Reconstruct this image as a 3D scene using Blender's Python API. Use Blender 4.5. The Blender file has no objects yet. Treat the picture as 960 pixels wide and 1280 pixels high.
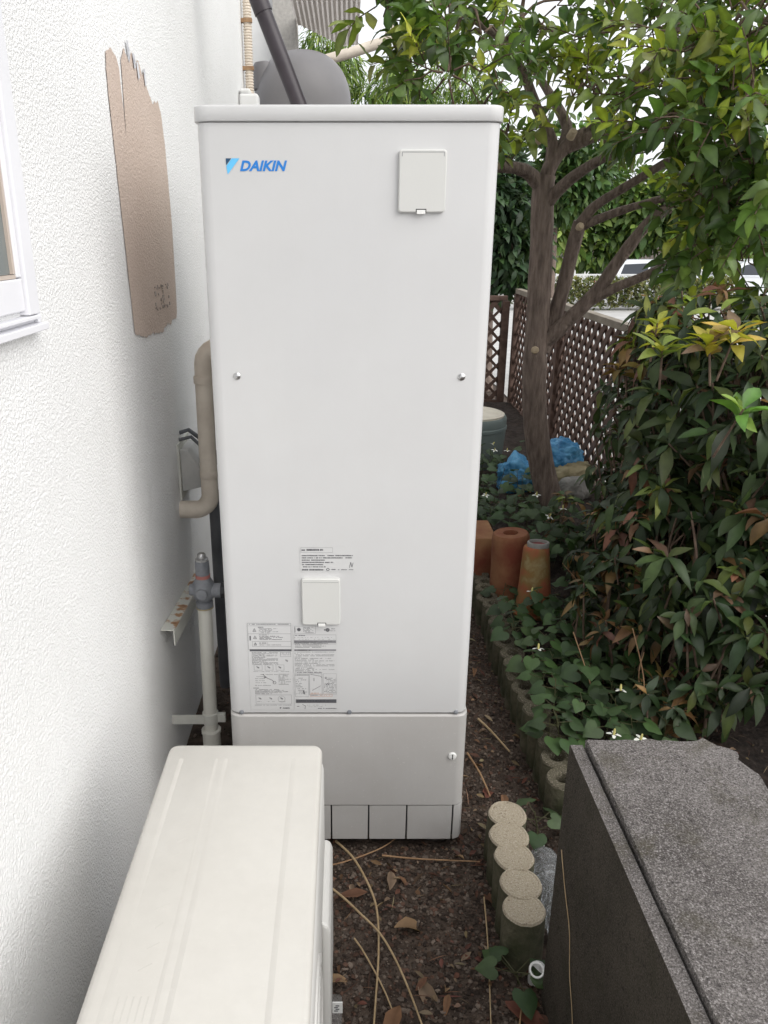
import bpy, bmesh, math, random
import numpy as np
from mathutils import Vector, Matrix, noise
rnd = random.Random(7)
R = math.radians
scene = bpy.context.scene
COL = scene.collection

# ------------------------------------------------------------------ camera
cam_d = bpy.data.cameras.new('camera'); cam = bpy.data.objects.new('camera', cam_d); COL.objects.link(cam)
CAM = Vector((0, 0, 1.655)); PITCH = R(19.6)
cam.location = CAM; cam.rotation_euler = (R(90) - PITCH, 0, 0)
cam_d.sensor_fit = 'VERTICAL'; cam_d.sensor_height = 36; cam_d.sensor_width = 27
cam_d.lens = 979 / 1280 * 36; cam_d.shift_x = 47 / 1280
cam_d.clip_start = 0.02; cam_d.clip_end = 800
scene.camera = cam
# ------------------------------------------------------------------ sky and sun (overcast)
SUN = Vector((0.74, -0.62, 0.70)).normalized()
world = bpy.data.worlds.new('World'); scene.world = world; world.use_nodes = True
wn = world.node_tree.nodes; wl = world.node_tree.links; wn.clear()
sky = wn.new('ShaderNodeTexSky'); sky.sky_type = 'NISHITA'; sky.sun_disc = False
sky.sun_elevation = math.asin(SUN.z); sky.sun_rotation = math.atan2(SUN.x, SUN.y)
sky.air_density = 1.0; sky.dust_density = 4.0; sky.ozone_density = 1.0
hs = wn.new('ShaderNodeHueSaturation'); hs.inputs['Saturation'].default_value = 0.22
bg = wn.new('ShaderNodeBackground'); bg.inputs['Strength'].default_value = 0.14
wo = wn.new('ShaderNodeOutputWorld')
cl_tc = wn.new('ShaderNodeTexCoord'); cl_n = wn.new('ShaderNodeTexNoise'); cl_n.inputs['Scale'].default_value = 2.2; cl_n.inputs['Detail'].default_value = 5
cl_r = wn.new('ShaderNodeValToRGB'); cl_r.color_ramp.elements[0].position = .30; cl_r.color_ramp.elements[0].color = (.55, .55, .55, 1); cl_r.color_ramp.elements[1].position = .62; cl_r.color_ramp.elements[1].color = (.9, .9, .9, 1)
cl_m = wn.new('ShaderNodeMix'); cl_m.data_type = 'RGBA'; cl_m.inputs[7].default_value = (6.2, 6.35, 6.6, 1)      # even white cloud cover over the sky
wl.new(cl_tc.outputs['Generated'], cl_n.inputs['Vector']); wl.new(cl_n.outputs['Fac'], cl_r.inputs['Fac']); wl.new(cl_r.outputs['Color'], cl_m.inputs[0])
wl.new(sky.outputs[0], hs.inputs['Color']); wl.new(hs.outputs[0], cl_m.inputs[6]); wl.new(cl_m.outputs[2], bg.inputs['Color']); wl.new(bg.outputs[0], wo.inputs['Surface'])
sd = bpy.data.lights.new('sun', 'SUN'); sd.energy = 1.15; sd.angle = R(62); sd.color = (1.0, 0.96, 0.90)
sun = bpy.data.objects.new('sun', sd); COL.objects.link(sun)
sun.rotation_euler = (-SUN).to_track_quat('-Z', 'Y').to_euler()
vs = scene.view_settings
vs.view_transform = 'Standard'; vs.look = 'None'; vs.gamma = 1.0; vs.exposure = 0.68; vs.use_curve_mapping = False
scene.render.engine = 'CYCLES'
try:
    scene.cycles.use_denoising = True
    scene.cycles.max_bounces = 8; scene.cycles.transparent_max_bounces = 8
except Exception: pass

# ------------------------------------------------------------------ materials
def mat(name, color=(.5, .5, .5), rough=.6, spec=.5, metal=0.0):
    m = bpy.data.materials.new(name); m.use_nodes = True
    b = m.node_tree.nodes['Principled BSDF']
    b.inputs['Base Color'].default_value = (*color, 1); b.inputs['Roughness'].default_value = rough
    b.inputs['Metallic'].default_value = metal; b.inputs['Specular IOR Level'].default_value = spec
    return m
def N(m, t, **kw):
    n = m.node_tree.nodes.new(t)
    for k, v in kw.items():
        if k in n.inputs: n.inputs[k].default_value = v
        else: setattr(n, k, v)
    return n
def L(m, a, b): m.node_tree.links.new(a, b)
def bs(m): return m.node_tree.nodes['Principled BSDF']
def coords(m, scale=(1, 1, 1), kind='Object'):
    tc = N(m, 'ShaderNodeTexCoord'); mp = N(m, 'ShaderNodeMapping'); mp.inputs['Scale'].default_value = scale
    L(m, tc.outputs[kind], mp.inputs['Vector']); return mp.outputs[0]
def ramp(m, src, stops):
    r = N(m, 'ShaderNodeValToRGB'); e = r.color_ramp.elements
    while len(e) < len(stops): e.new(.5)
    for el, (p, c) in zip(e, stops): el.position = p; el.color = (*c, 1)
    L(m, src, r.inputs['Fac']); return r.outputs['Color']
def noise_tex(m, vec, scale, detail=4, rough=.55, dist=0):
    n = N(m, 'ShaderNodeTexNoise'); n.inputs['Scale'].default_value = scale; n.inputs['Detail'].default_value = detail
    n.inputs['Roughness'].default_value = rough; n.inputs['Distortion'].default_value = dist
    L(m, vec, n.inputs['Vector']); return n.outputs['Fac']
def mixc(m, fac, a, b, mode='MIX'):
    n = N(m, 'ShaderNodeMix', data_type='RGBA', blend_type=mode)
    for src, i in ((fac, 0), (a, 6), (b, 7)):
        if hasattr(src, 'is_linked'): L(m, src, n.inputs[i])
        elif i == 0: n.inputs[0].default_value = src
        else: n.inputs[i].default_value = (*src, 1)
    return n.outputs[2]
def bump(m, h, strength=.3, dist=.01):
    b = N(m, 'ShaderNodeBump'); b.inputs['Strength'].default_value = strength; b.inputs['Distance'].default_value = dist
    L(m, h, b.inputs['Height']); L(m, b.outputs[0], bs(m).inputs['Normal']); return b
def noisy(name, c1, c2, scale, rough=.7, bstr=.2, bdist=.004, bscale=None, detail=5, vscale=(1, 1, 1), spec=.4, lo=.35, hi=.65):
    m = mat(name, c1, rough, spec); v = coords(m, vscale)
    L(m, ramp(m, noise_tex(m, v, scale, detail), [(lo, c1), (hi, c2)]), bs(m).inputs['Base Color'])
    if bstr: bump(m, noise_tex(m, v, bscale or scale * 2, 4), bstr, bdist)
    return m

def stucco(name, c1, c2, strength=1.0):
    m = mat(name, c1, .75, .3); v = coords(m)
    a = noise_tex(m, v, 160, 2.5, .55, .4)
    n2 = noise_tex(m, v, 300, 2, .5)
    pl = ramp(m, a, [(.36, (0, 0, 0)), (.62, (1, 1, 1))])
    h = mixc(m, .25, pl, n2)
    big = noise_tex(m, v, 1.7, 5)
    col = ramp(m, big, [(.3, c1), (.7, c2)])
    L(m, col, bs(m).inputs['Base Color'])
    bump(m, h, strength * .58, .005)
    return m
M = {}
M['stucco'] = stucco('white_stucco', (.82, .82, .812), (.87, .87, .865))
def patch_mat():
    m = stucco('bare_brown_stucco', (.53, .425, .360), (.61, .505, .435), .8)
    v = coords(m); old = bs(m).inputs['Base Color'].links[0].from_socket
    sp = ramp(m, noise_tex(m, v, 120, 3, .6), [(.66, (0, 0, 0)), (.74, (1, 1, 1))])
    c = mixc(m, sp, old, (.66, .60, .54))
    sp2 = ramp(m, noise_tex(m, v, 38, 4, .7), [(.70, (0, 0, 0)), (.74, (1, 1, 1))])
    L(m, mixc(m, sp2, c, (.14, .10, .08)), bs(m).inputs['Base Color']); return m
M['patch'] = patch_mat()
def enamel(name, c1, c2, rough=.38):
    m = mat(name, c1, rough, .45); v = coords(m)
    L(m, ramp(m, noise_tex(m, v, 2.2, 5), [(.3, c1), (.7, c2)]), bs(m).inputs['Base Color'])
    rr = ramp(m, noise_tex(m, v, 5, 5, .6), [(.3, (rough - .06,) * 3), (.7, (rough + .12,) * 3)])
    L(m, rr, bs(m).inputs['Roughness'])
    bump(m, noise_tex(m, v, 160, 3), .05, .002); return m
def dusty(name, c1, c2, rough, streak=.05, specks=0.0, dirt=(.30, .26, .22), dirt_amt=.0):
    m = enamel(name, c1, c2, rough); base = bs(m).inputs['Base Color'].links[0].from_socket
    v = coords(m, (22, 22, .9)); c = mixc(m, 1.0, base, ramp(m, noise_tex(m, v, 1.6, 5, .6), [(.35, (1 - streak,) * 3), (.65, (1, 1, 1))]), 'MULTIPLY')
    v2 = coords(m)
    if specks:
        c = mixc(m, ramp(m, noise_tex(m, v2, 150, 2, .6), [(.68, (0, 0, 0)), (.73, (specks,) * 3)]), c, tuple(min(.9, q * 1.35) for q in c2))
        c = mixc(m, ramp(m, noise_tex(m, v2, 90, 3, .7), [(.70, (0, 0, 0)), (.76, (specks,) * 3)]), c, dirt)
    if dirt_amt: c = mixc(m, ramp(m, noise_tex(m, v2, 3.5, 7, .7), [(.45, (0, 0, 0)), (.75, (dirt_amt,) * 3)]), c, dirt)
    L(m, c, bs(m).inputs['Base Color']); return m
M['tank'] = dusty('heater_enamel', (.585, .585, .588), (.615, .615, .614), .36, .006, 0, dirt_amt=.05)
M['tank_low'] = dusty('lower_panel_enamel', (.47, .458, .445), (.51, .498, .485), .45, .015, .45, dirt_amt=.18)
M['cover'] = enamel('cover_plastic', (.60, .60, .58), (.63, .63, .61), .45)
M['ac'] = dusty('ivory_enamel', (.545, .525, .485), (.58, .56, .52), .5, .03, .10, dirt=(.38, .35, .30), dirt_amt=.16)
M['ac_front'] = enamel('ivory_plastic', (.58, .57, .545), (.62, .61, .585), .5)
M['dark'] = mat('dark_gap', (.03, .03, .03), .7)
M['ink'] = mat('black_ink', (.10, .10, .11), .6)
M['ink_soft'] = mat('grey_ink', (.24, .24, .25), .6)
M['ink_red'] = mat('orange_ink', (.55, .27, .16), .6)
M['sticker'] = mat('sticker', (.59, .59, .59), .5)
M['blue'] = mat('logo_blue', (.012, .20, .62), .4)
M['cyan'] = mat('logo_cyan', (.13, .52, .87), .4)
M['navy'] = mat('logo_dark', (.01, .06, .13), .4)
M['steel'] = mat('steel', (.55, .55, .55), .3, .5, 1.0)
M['white_pl'] = mat('white_plastic', (.80, .80, .78), .4)
M['alu'] = enamel('white_aluminium', (.76, .76, .79), (.80, .80, .83), .4)
M['gasket'] = mat('window_bead', (.52, .44, .38), .6)
M['glass'] = noisy('frosted_glass', (.15, .17, .165), (.21, .23, .225), 3, .22, .1, .002, 150, spec=.6)
M['pipe_cream'] = noisy('cream_pipe_tape', (.66, .58, .49), (.76, .68, .58), 14, .65, .5, .004, 60)
M['pvc'] = noisy('ivory_pvc', (.66, .65, .59), (.75, .74, .68), 9, .45, .15, .002, 50)
M['valve'] = noisy('grey_valve', (.17, .18, .20), (.27, .28, .30), 30, .5, .3, .003)
M['black'] = mat('black_plastic', (.02, .02, .022), .45)
M['hood'] = noisy('grey_hood', (.42, .42, .41), (.52, .51, .49), 12, .6, .2)
M['grey_pipe'] = noisy('grey_pipe', (.10, .105, .115), (.15, .155, .165), 8, .5, .1)
def rusty():
    m = mat('rusty_white_steel', (.7, .7, .66), .6); v = coords(m)
    geo = N(m, 'ShaderNodeTexNoise'); geo.inputs['Scale'].default_value = 28; geo.inputs['Detail'].default_value = 6; L(m, v, geo.inputs['Vector'])
    L(m, ramp(m, geo.outputs['Fac'], [(.50, (.62, .62, .57)), (.58, (.42, .24, .12)), (.75, (.20, .09, .04))]), bs(m).inputs['Base Color'])
    bump(m, geo.outputs['Fac'], .3, .004); return m
M['rusty'] = rusty()
M['white_steel'] = noisy('white_steel', (.60, .60, .55), (.68, .68, .63), 14, .55, .15)
def speckle(name, base1, base2, light, dark, sc=150):
    m = mat(name, base1, .9, .2); v = coords(m)
    c = ramp(m, noise_tex(m, v, 6, 6, .6), [(.35, base1), (.65, base2)])
    s = ramp(m, noise_tex(m, v, sc, 3, .75), [(.54, (0, 0, 0)), (.66, (1, 1, 1))])
    c = mixc(m, s, c, light)
    s2 = ramp(m, noise_tex(m, v, sc * .7, 3, .75), [(.32, (1, 1, 1)), (.43, (0, 0, 0))])
    c = mixc(m, s2, c, dark)
    L(m, c, bs(m).inputs['Base Color'])
    bump(m, noise_tex(m, v, sc * .8, 5, .75), .9, .006); return m
def grainy(name, d, m1, m2, l, stain, stain_amt):
    m = mat(name, m1, .92, .2); v = coords(m)
    big = noise_tex(m, v, 5, 7, .65); fine = noise_tex(m, v, 330, 3, .8); med = noise_tex(m, v, 95, 4, .75)
    mid = ramp(m, big, [(.32, m1), (.68, m2)])
    c = mixc(m, ramp(m, fine, [(.34, (1, 1, 1)), (.47, (0, 0, 0))]), mid, d)
    c = mixc(m, ramp(m, fine, [(.53, (0, 0, 0)), (.68, (1, 1, 1))]), c, l)
    c = mixc(m, ramp(m, med, [(.30, (.8, .8, .8)), (.46, (0, 0, 0))]), c, d)
    c = mixc(m, ramp(m, noise_tex(m, v, 9, 8, .75), [(.52, (0, 0, 0)), (.70, (stain_amt,) * 3)]), c, stain)
    L(m, c, bs(m).inputs['Base Color'])
    hh = mixc(m, .5, fine, med); bump(m, hh, 1.0, .007); return m
M['concrete'] = grainy('weathered_concrete', (.032, .028, .027), (.105, .094, .088), (.235, .215, .205), (.46, .43, .42), (.075, .066, .036), .65)
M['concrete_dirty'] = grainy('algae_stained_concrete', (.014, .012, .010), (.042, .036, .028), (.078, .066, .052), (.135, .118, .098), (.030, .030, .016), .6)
M['log_top'] = speckle('exposed_aggregate', (.40, .34, .25), (.50, .43, .33), (.66, .60, .50), (.16, .12, .08), 260)
M['log_top_old'] = speckle('old_aggregate', (.075, .070, .045), (.15, .13, .095), (.34, .30, .24), (.05, .045, .03), 220)
M['log_side'] = noisy('mossy_concrete', (.040, .044, .020), (.115, .105, .070), 16, .95, .8, .008, 70, 8)
M['bark'] = noisy('bark', (.105, .078, .064), (.265, .205, .172), 6, .9, 1.0, .012, 14, 8, (9, 9, 1.6), lo=.3, hi=.7)
M['bark_thin'] = noisy('twig_bark', (.085, .055, .040), (.17, .12, .085), 30, .85, .4, .003)
M['cut_wood'] = noisy('pruned_cut', (.36, .28, .19), (.48, .39, .28), 40, .8)
M['soil'] = noisy('damp_soil', (.020, .014, .011), (.060, .043, .034), 22, .95, 1.0, .02, 60, 8)
M['ground'] = noisy('packed_earth', (.042, .029, .022), (.115, .083, .063), 14, .95, 1.0, .015, 90, 8)
M['pavement'] = noisy('pale_pavement', (.42, .41, .40), (.52, .51, .49), 3, .9, .1)
M['terracotta'] = noisy('terracotta', (.22, .062, .030), (.36, .125, .065), 7, .85, .25, .004, 50)
def mossy_terra():
    m = mat('mossy_terracotta', (.35, .12, .06), .85, .3); v = coords(m)
    n = noise_tex(m, v, 8, 6, .6)
    L(m, ramp(m, n, [(.40, (.33, .105, .052)), (.52, (.24, .15, .055)), (.64, (.33, .27, .14))]), bs(m).inputs['Base Color'])
    bump(m, n, .3, .004); return m
M['terra_moss'] = mossy_terra()
M['terra_moss2'] = noisy('stained_terracotta', (.17, .045, .024), (.30, .16, .075), 5, .9, .4, .005, 40, 8)
M['barrel'] = noisy('green_grey_plastic', (.105, .135, .130), (.145, .175, .165), 5, .55, .05)
M['barrel_lid'] = noisy('cream_lid', (.50, .46, .38), (.60, .56, .47), 9, .6, .1)
M['bluebag'] = noisy('blue_plastic_bag', (.03, .17, .36), (.10, .33, .55), 14, .35, .5, .006, 30)
M['tanbag'] = noisy('tan_sack', (.26, .22, .12), (.36, .31, .19), 14, .6, .4)
M['stone'] = noisy('grey_stone', (.19, .185, .17), (.31, .30, .28), 9, .9, .5)
M['lattice'] = noisy('brown_lattice', (.075, .043, .032), (.140, .088, .068), 18, .7, .2, .002, 60)
M['cap_rail'] = noisy('weathered_rail', (.20, .17, .13), (.30, .26, .21), 8, .7)
M['grey_tank'] = noisy('grey_tank_paint', (.19, .183, .188), (.215, .207, .212), 4, .5, .03)
M['downpipe'] = noisy('dark_brown_pipe', (.034, .027, .033), (.055, .045, .053), 8, .38, .03)
M['soffit'] = noisy('soffit_panel', (.66, .63, .60), (.74, .71, .68), 6, .6, .05)
def translucent(m, amt):
    tr = N(m, 'ShaderNodeBsdfTranslucent'); mx = N(m, 'ShaderNodeMixShader'); mx.inputs[0].default_value = amt; tr.inputs['Color'].default_value = (.8, .78, .76, 1)
    L(m, bs(m).outputs[0], mx.inputs[1]); L(m, tr.outputs[0], mx.inputs[2]); L(m, mx.outputs[0], m.node_tree.nodes['Material Output'].inputs['Surface'])
translucent(M['soffit'], .6)
M['render_wall'] = noisy('grey_render', (.36, .345, .32), (.45, .43, .40), 40, .85, .6, .005, 120)
M['panel_white'] = noisy('pale_panel', (.72, .72, .71), (.79, .79, .78), 5, .6, .05)
M['dry_stem'] = noisy('dry_stem', (.34, .24, .13), (.46, .34, .20), 30, .7, .2, .002)
M['brown_twig'] = noisy('brown_twig', (.26, .15, .08), (.38, .24, .13), 30, .7, .2, .002)
M['car_white'] = mat('car_white', (.75, .77, .80), .25, .6)
M['car_glass'] = mat('car_glass', (.03, .035, .045), .08, .6)
M['tyre'] = mat('tyre', (.02, .02, .02), .8)
M['rim'] = mat('rim', (.45, .45, .46), .3, .5, .8)
M['fence_white'] = mat('fence_white', (.78, .78, .78), .5)
M['lamp_red'] = mat('lamp_red', (.4, .02, .02), .2)
M['petal'] = mat('white_petal', (.82, .83, .76), .6)
M['spike'] = mat('yellow_spike', (.55, .50, .18), .7)
def clear_plastic():
    m = mat('clear_plastic', (.86, .88, .90), .12, .5)
    bs(m).inputs['Transmission Weight'].default_value = .88; bs(m).inputs['IOR'].default_value = 1.25
    bs(m).inputs['Roughness'].default_value = .05; bs(m).inputs['IOR'].default_value = 1.45; v = coords(m); bump(m, noise_tex(m, v, 26, 2, .5, 1.5), 1.0, .02); return m
M['clear'] = clear_plastic()
def leafmat(name, rough=.42, trans=.22, spec=.45):
    m = mat(name, (.05, .1, .03), rough, spec)
    at = N(m, 'ShaderNodeAttribute', attribute_name='Col')
    v = coords(m); n = noise_tex(m, v, 26, 4)
    c = mixc(m, .55, at.outputs['Color'], ramp(m, n, [(.3, (.55, .55, .55)), (.7, (1.3, 1.3, 1.3))]), 'MULTIPLY')
    L(m, c, bs(m).inputs['Base Color'])
    tr = N(m, 'ShaderNodeBsdfTranslucent'); mx = N(m, 'ShaderNodeMixShader'); mx.inputs[0].default_value = trans
    cc = mixc(m, 1.0, c, (1.15, 1.25, .5), 'MULTIPLY'); L(m, cc, tr.inputs['Color'])
    out = m.node_tree.nodes['Material Output']
    L(m, bs(m).outputs[0], mx.inputs[1]); L(m, tr.outputs[0], mx.inputs[2]); L(m, mx.outputs[0], out.inputs['Surface'])
    return m
M['leaf'] = leafmat('glossy_leaf', .36, .36)
M['leaf_shrub'] = leafmat('leathery_leaf', .46, .24, .4)
M['leaf_matte'] = leafmat('soft_leaf', .55, .2)
M['dead_leaf'] = leafmat('dead_leaf', .75, .12, .25)
def colmat(name, rough):
    m = mat(name, (.1, .1, .1), rough, .3); at = N(m, 'ShaderNodeAttribute', attribute_name='Col')
    L(m, at.outputs['Color'], bs(m).inputs['Base Color']); return m
M['pebble'] = colmat('gravel_stone', .9)

# ------------------------------------------------------------------ mesh helpers
class MB:
    def __init__(s): s.v = []; s.f = []; s.c = []; s.mi = []
    def add(s, vs_, fs, col=None, mi=0):
        o = len(s.v); s.v.extend([tuple(p) for p in vs_]); s.f.extend([tuple(i + o for i in q) for q in fs])
        s.c.extend([col or (1, 1, 1)] * len(vs_)); s.mi.extend([mi] * len(fs)); return s
    def box(s, x0, x1, y0, y1, z0, z1, mi=0):
        return s.add([(x0, y0, z0), (x1, y0, z0), (x1, y1, z0), (x0, y1, z0), (x0, y0, z1), (x1, y0, z1), (x1, y1, z1), (x0, y1, z1)],
                     [(0, 3, 2, 1), (4, 5, 6, 7), (0, 1, 5, 4), (1, 2, 6, 5), (2, 3, 7, 6), (3, 0, 4, 7)], mi=mi)
    def loft(s, loops, cap=True, mi=0, capmi=None):
        n = len(loops[0]); vs_ = [p for lp in loops for p in lp]; fs = []
        for k in range(len(loops) - 1):
            for i in range(n):
                j = (i + 1) % n; fs.append((k * n + i, k * n + j, (k + 1) * n + j, (k + 1) * n + i))
        o = len(fs)
        if cap: fs.append(tuple(reversed(range(n)))); fs.append(tuple((len(loops) - 1) * n + i for i in range(n)))
        s.add(vs_, fs, mi=mi)
        if cap and capmi is not None: s.mi[-1] = capmi
        return s
    def tube(s, pts, rad, seg=8, mi=0, cap=True):
        pts = [Vector(p) for p in pts]; n = len(pts)
        if not hasattr(rad, '__len__'): rad = [rad] * n
        loops = []; prev = None
        for i, p in enumerate(pts):
            t = (pts[min(i + 1, n - 1)] - pts[max(i - 1, 0)]).normalized()
            if prev is None:
                a = t.orthogonal().normalized()
            else:
                a = (prev - t * prev.dot(t)).normalized()
            prev = a; b = t.cross(a)
            loops.append([p + (a * math.cos(q) + b * math.sin(q)) * rad[i] for q in [2 * math.pi * k / seg for k in range(seg)]])
        return s.loft(loops, cap, mi)
    def lathe(s, prof, c=(0, 0, 0), seg=20, mat4=None, mi=0, cap=True):
        loops = []
        for r, z in prof:
            lp = [Vector((r * math.cos(2 * math.pi * k / seg), r * math.sin(2 * math.pi * k / seg), z)) for k in range(seg)]
            if mat4 is not None: lp = [mat4 @ p for p in lp]
            loops.append([p + Vector(c) for p in lp])
        return s.loft(loops, cap, mi)
    def mesh(s, name, mats, smooth=None, col=False):
        me = bpy.data.meshes.new(name); me.from_pydata(s.v, [], s.f)
        for m in (mats if isinstance(mats, (list, tuple)) else [mats]): me.materials.append(m)
        if any(s.mi): me.polygons.foreach_set('material_index', s.mi)
        if col:
            a = me.color_attributes.new('Col', 'FLOAT_COLOR', 'POINT')
            a.data.foreach_set('color', np.c_[np.array(s.c), np.ones(len(s.c))].astype(np.float32).ravel())
        if smooth is not None:
            me.polygons.foreach_set('use_smooth', [True] * len(me.polygons))
            if smooth < 180:
                me.set_sharp_from_angle(angle=R(smooth))
        me.update(); return me
    def build(s, name, mats, parent=None, smooth=40, bevel=0, col=False):
        return link(name, s.mesh(name, mats, smooth, col), parent, bevel)
def link(name, me, parent=None, bevel=0):
    o = bpy.data.objects.new(name, me); COL.objects.link(o)
    if parent is not None: o.parent = parent
    if bevel:
        b = o.modifiers.new('bevel', 'BEVEL'); b.width = bevel; b.segments = 2; b.limit_method = 'ANGLE'; b.angle_limit = R(40)
    return o
def tag(o, label, cat, group=None, kind=None):
    if label: o['label'] = label
    if cat: o['category'] = cat
    if group: o['group'] = group
    if kind: o['kind'] = kind
    return o
def thing(name, label, cat, loc=(0, 0, 0), group=None):
    o = bpy.data.objects.new(name, None); COL.objects.link(o); o.location = loc; o.empty_display_size = .05
    return tag(o, label, cat, group)
def struct(name, mb, m, **k):
    o = mb.build(name, m, **k); o['kind'] = 'structure'; return o
def under(o, parent):
    """parent o to parent, keeping o's world-space coordinates (parents are unrotated empties)"""
    o.parent = parent; o.matrix_parent_inverse = Matrix.Translation(-parent.location); return o
def rrect(x0, x1, y0, y1, r, z, n=5):
    out = []
    for cx, cy, a0 in ((x1 - r, y0 + r, -90), (x1 - r, y1 - r, 0), (x0 + r, y1 - r, 90), (x0 + r, y0 + r, 180)):
        for k in range(n + 1):
            a = R(a0 + 90 * k / n); out.append((cx + r * math.cos(a), cy + r * math.sin(a), z))
    return out
def stack(mb, x0, x1, y0, y1, r, prof, mi=0):
    """rounded-rectangle column: prof = [(z, inset)]"""
    return mb.loft([rrect(x0 + i, x1 - i, y0 + i, y1 - i, max(r - i, .001), z) for z, i in prof], mi=mi)
def inframe(p, margin=0.05):
    x = p[0]; y = p[1]; z = p[2] - CAM.z
    d = y * math.cos(PITCH) - z * math.sin(PITCH)
    if d < .1: return None
    u = (433 + 979 * x / d) / 960; v = (640 - 979 * (y * math.sin(PITCH) + z * math.cos(PITCH)) / d) / 1280
    return d if -margin < u < 1 + margin and -margin < v < 1 + margin else None
def text_mesh(body, height, width, shear=0., bold=0.):
    cu = bpy.data.curves.new('lettering', 'FONT'); cu.body = body; cu.shear = shear; cu.offset = bold; cu.extrude = .0; cu.resolution_u = 3
    o = bpy.data.objects.new('lettering', cu); COL.objects.link(o)
    bpy.context.view_layer.update()
    me = bpy.data.meshes.new_from_object(o.evaluated_get(bpy.context.evaluated_depsgraph_get()))
    bpy.data.objects.remove(o); bpy.data.curves.remove(cu)
    co = np.zeros(len(me.vertices) * 3); me.vertices.foreach_get('co', co); co = co.reshape(-1, 3)
    mn, mx = co.min(0), co.max(0)
    co[:, 0] = (co[:, 0] - mn[0]) / (mx[0] - mn[0]) * width; co[:, 1] = (co[:, 1] - mn[1]) / (mx[1] - mn[1]) * height
    return [(a, 0, b) for a, b, _ in co], [tuple(p.vertices) for p in me.polygons]

# ================================================================== GROUND
def gz(x, y):
    return 0.0 if y < 9 else -0.68 * min(1, (y - 9) / 9) ** 1
mb = MB(); xs = [-60, -20, -8, -3, -1, -.5, 0, .3, .6, .9, 1.3, 1.8, 3, 6, 10, 16, 26, 60]; ys = [-12, -5, -2, 0, .6, .9, 1.2, 1.5, 1.8, 2.1, 2.5, 3, 3.6, 4.3, 5.2, 6.5, 7.8, 9, 12, 15, 18, 24, 32, 45, 70, 120, 300]
vv = [(x * (1 if y < 60 else 4), y, gz(x, y) - .004) for y in ys for x in xs]; nx = len(xs)
mb.add(vv, [(j * nx + i, j * nx + i + 1, (j + 1) * nx + i + 1, (j + 1) * nx + i) for j in range(len(ys) - 1) for i in range(nx - 1)])
struct('ground', mb, M['ground'], smooth=180)
mb = MB(); xs2 = [1.72, 3, 6, 12, 24, 60]; ys2 = [2, 5, 8.4, 9, 12, 15, 18, 30, 60]
vv = [(x, y, gz(x, y) + .006) for y in ys2 for x in xs2]; nx = len(xs2)
mb.add(vv, [(j * nx + i, j * nx + i + 1, (j + 1) * nx + i + 1, (j + 1) * nx + i) for j in range(len(ys2) - 1) for i in range(nx - 1)])
struct('parking_lot', mb, M['pavement'], smooth=180)
# raised planting bed behind the log edging
def bedz(x, y):
    return .085 + .03 * noise.noise((x * 3, y * 3, 0)) + .012 * noise.noise((x * 14, y * 14, 2))
mb = MB(); nx, ny = 30, 110
vv = []
for j in range(ny + 1):
    for i in range(nx + 1):
        x = .665 + (1.70 - .665) * i / nx; y = 1.36 + (7.6 - 1.36) * j / ny
        vv.append((x, y, bedz(x, y)))
mb.add(vv, [(j * (nx + 1) + i, j * (nx + 1) + i + 1, (j + 1) * (nx + 1) + i + 1, (j + 1) * (nx + 1) + i) for j in range(ny) for i in range(nx)])
mb.box(.665, 1.70, 1.36, 1.365, -.05, .05)
struct('planting_bed', mb, M['soil'], smooth=180)

# gravel in the walkway and grit on the bed
def gravel(name, areas, label, cols):
    ico = bmesh.new(); bmesh.ops.create_icosphere(ico, subdivisions=1, radius=1); ico.verts.ensure_lookup_table()
    base = np.array([v.co[:] for v in ico.verts]); faces = np.array([[v.index for v in f.verts] for f in ico.faces]); ico.free()
    rs = np.random.RandomState(3); V = []; F = []; C = []; o = 0
    for (x0, x1, y0, y1, n, s0, s1, zf) in areas:
        for k in range(n):
            x = rs.uniform(x0, x1); y = rs.uniform(y0, y1)
            sz = s0 + (s1 - s0) * rs.rand() ** 3
            sc = sz * np.array([rs.uniform(.7, 1.3), rs.uniform(.7, 1.3), rs.uniform(.4, .8)])
            a = rs.uniform(0, 6.3); ca, sa = math.cos(a), math.sin(a)
            p = base * (1 + .25 * rs.randn(len(base), 1)) * sc
            p = np.c_[p[:, 0] * ca - p[:, 1] * sa, p[:, 0] * sa + p[:, 1] * ca, p[:, 2]]
            p += (x, y, zf(x, y) + sc[2] * .3); V.append(p); F.append(faces + o); o += len(p)
            c = np.array(cols[rs.randint(len(cols))]) * rs.uniform(.6, 1.3); C.append(np.tile(c, (len(p), 1)))
    V = np.concatenate(V); F = np.concatenate(F); C = np.concatenate(C)
    me = bpy.data.meshes.new(name); me.from_pydata(V.tolist(), [], F.tolist()); me.materials.append(M['pebble'])
    a = me.color_attributes.new('Col', 'FLOAT_COLOR', 'POINT'); a.data.foreach_set('color', np.c_[C, np.ones(len(C))].astype(np.float32).ravel())
    tag(link(name, me), label, 'gravel', kind='stuff')
flat = lambda x, y: -.003
gravel('gravel', [(-.12, .46, .9, 1.8, 12000, .002, .0075, flat), (.30, .64, 1.75, 3.4, 9000, .002, .007, flat), (-.55, -.25, 1.3, 2.9, 700, .003, .009, flat)],
       'dark brown gravel and grit covering the walkway', [(.065, .045, .034), (.09, .065, .050), (.125, .098, .080), (.040, .028, .022), (.16, .125, .10), (.11, .062, .044), (.05, .036, .028)])
gravel('soil_crumbs', [(.68, 1.2, 1.4, 3.2, 3500, .003, .012, bedz)], 'dark soil crumbs on the planting bed',
       [(.03, .022, .017), (.05, .036, .028), (.075, .055, .04), (.02, .015, .012)])

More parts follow.
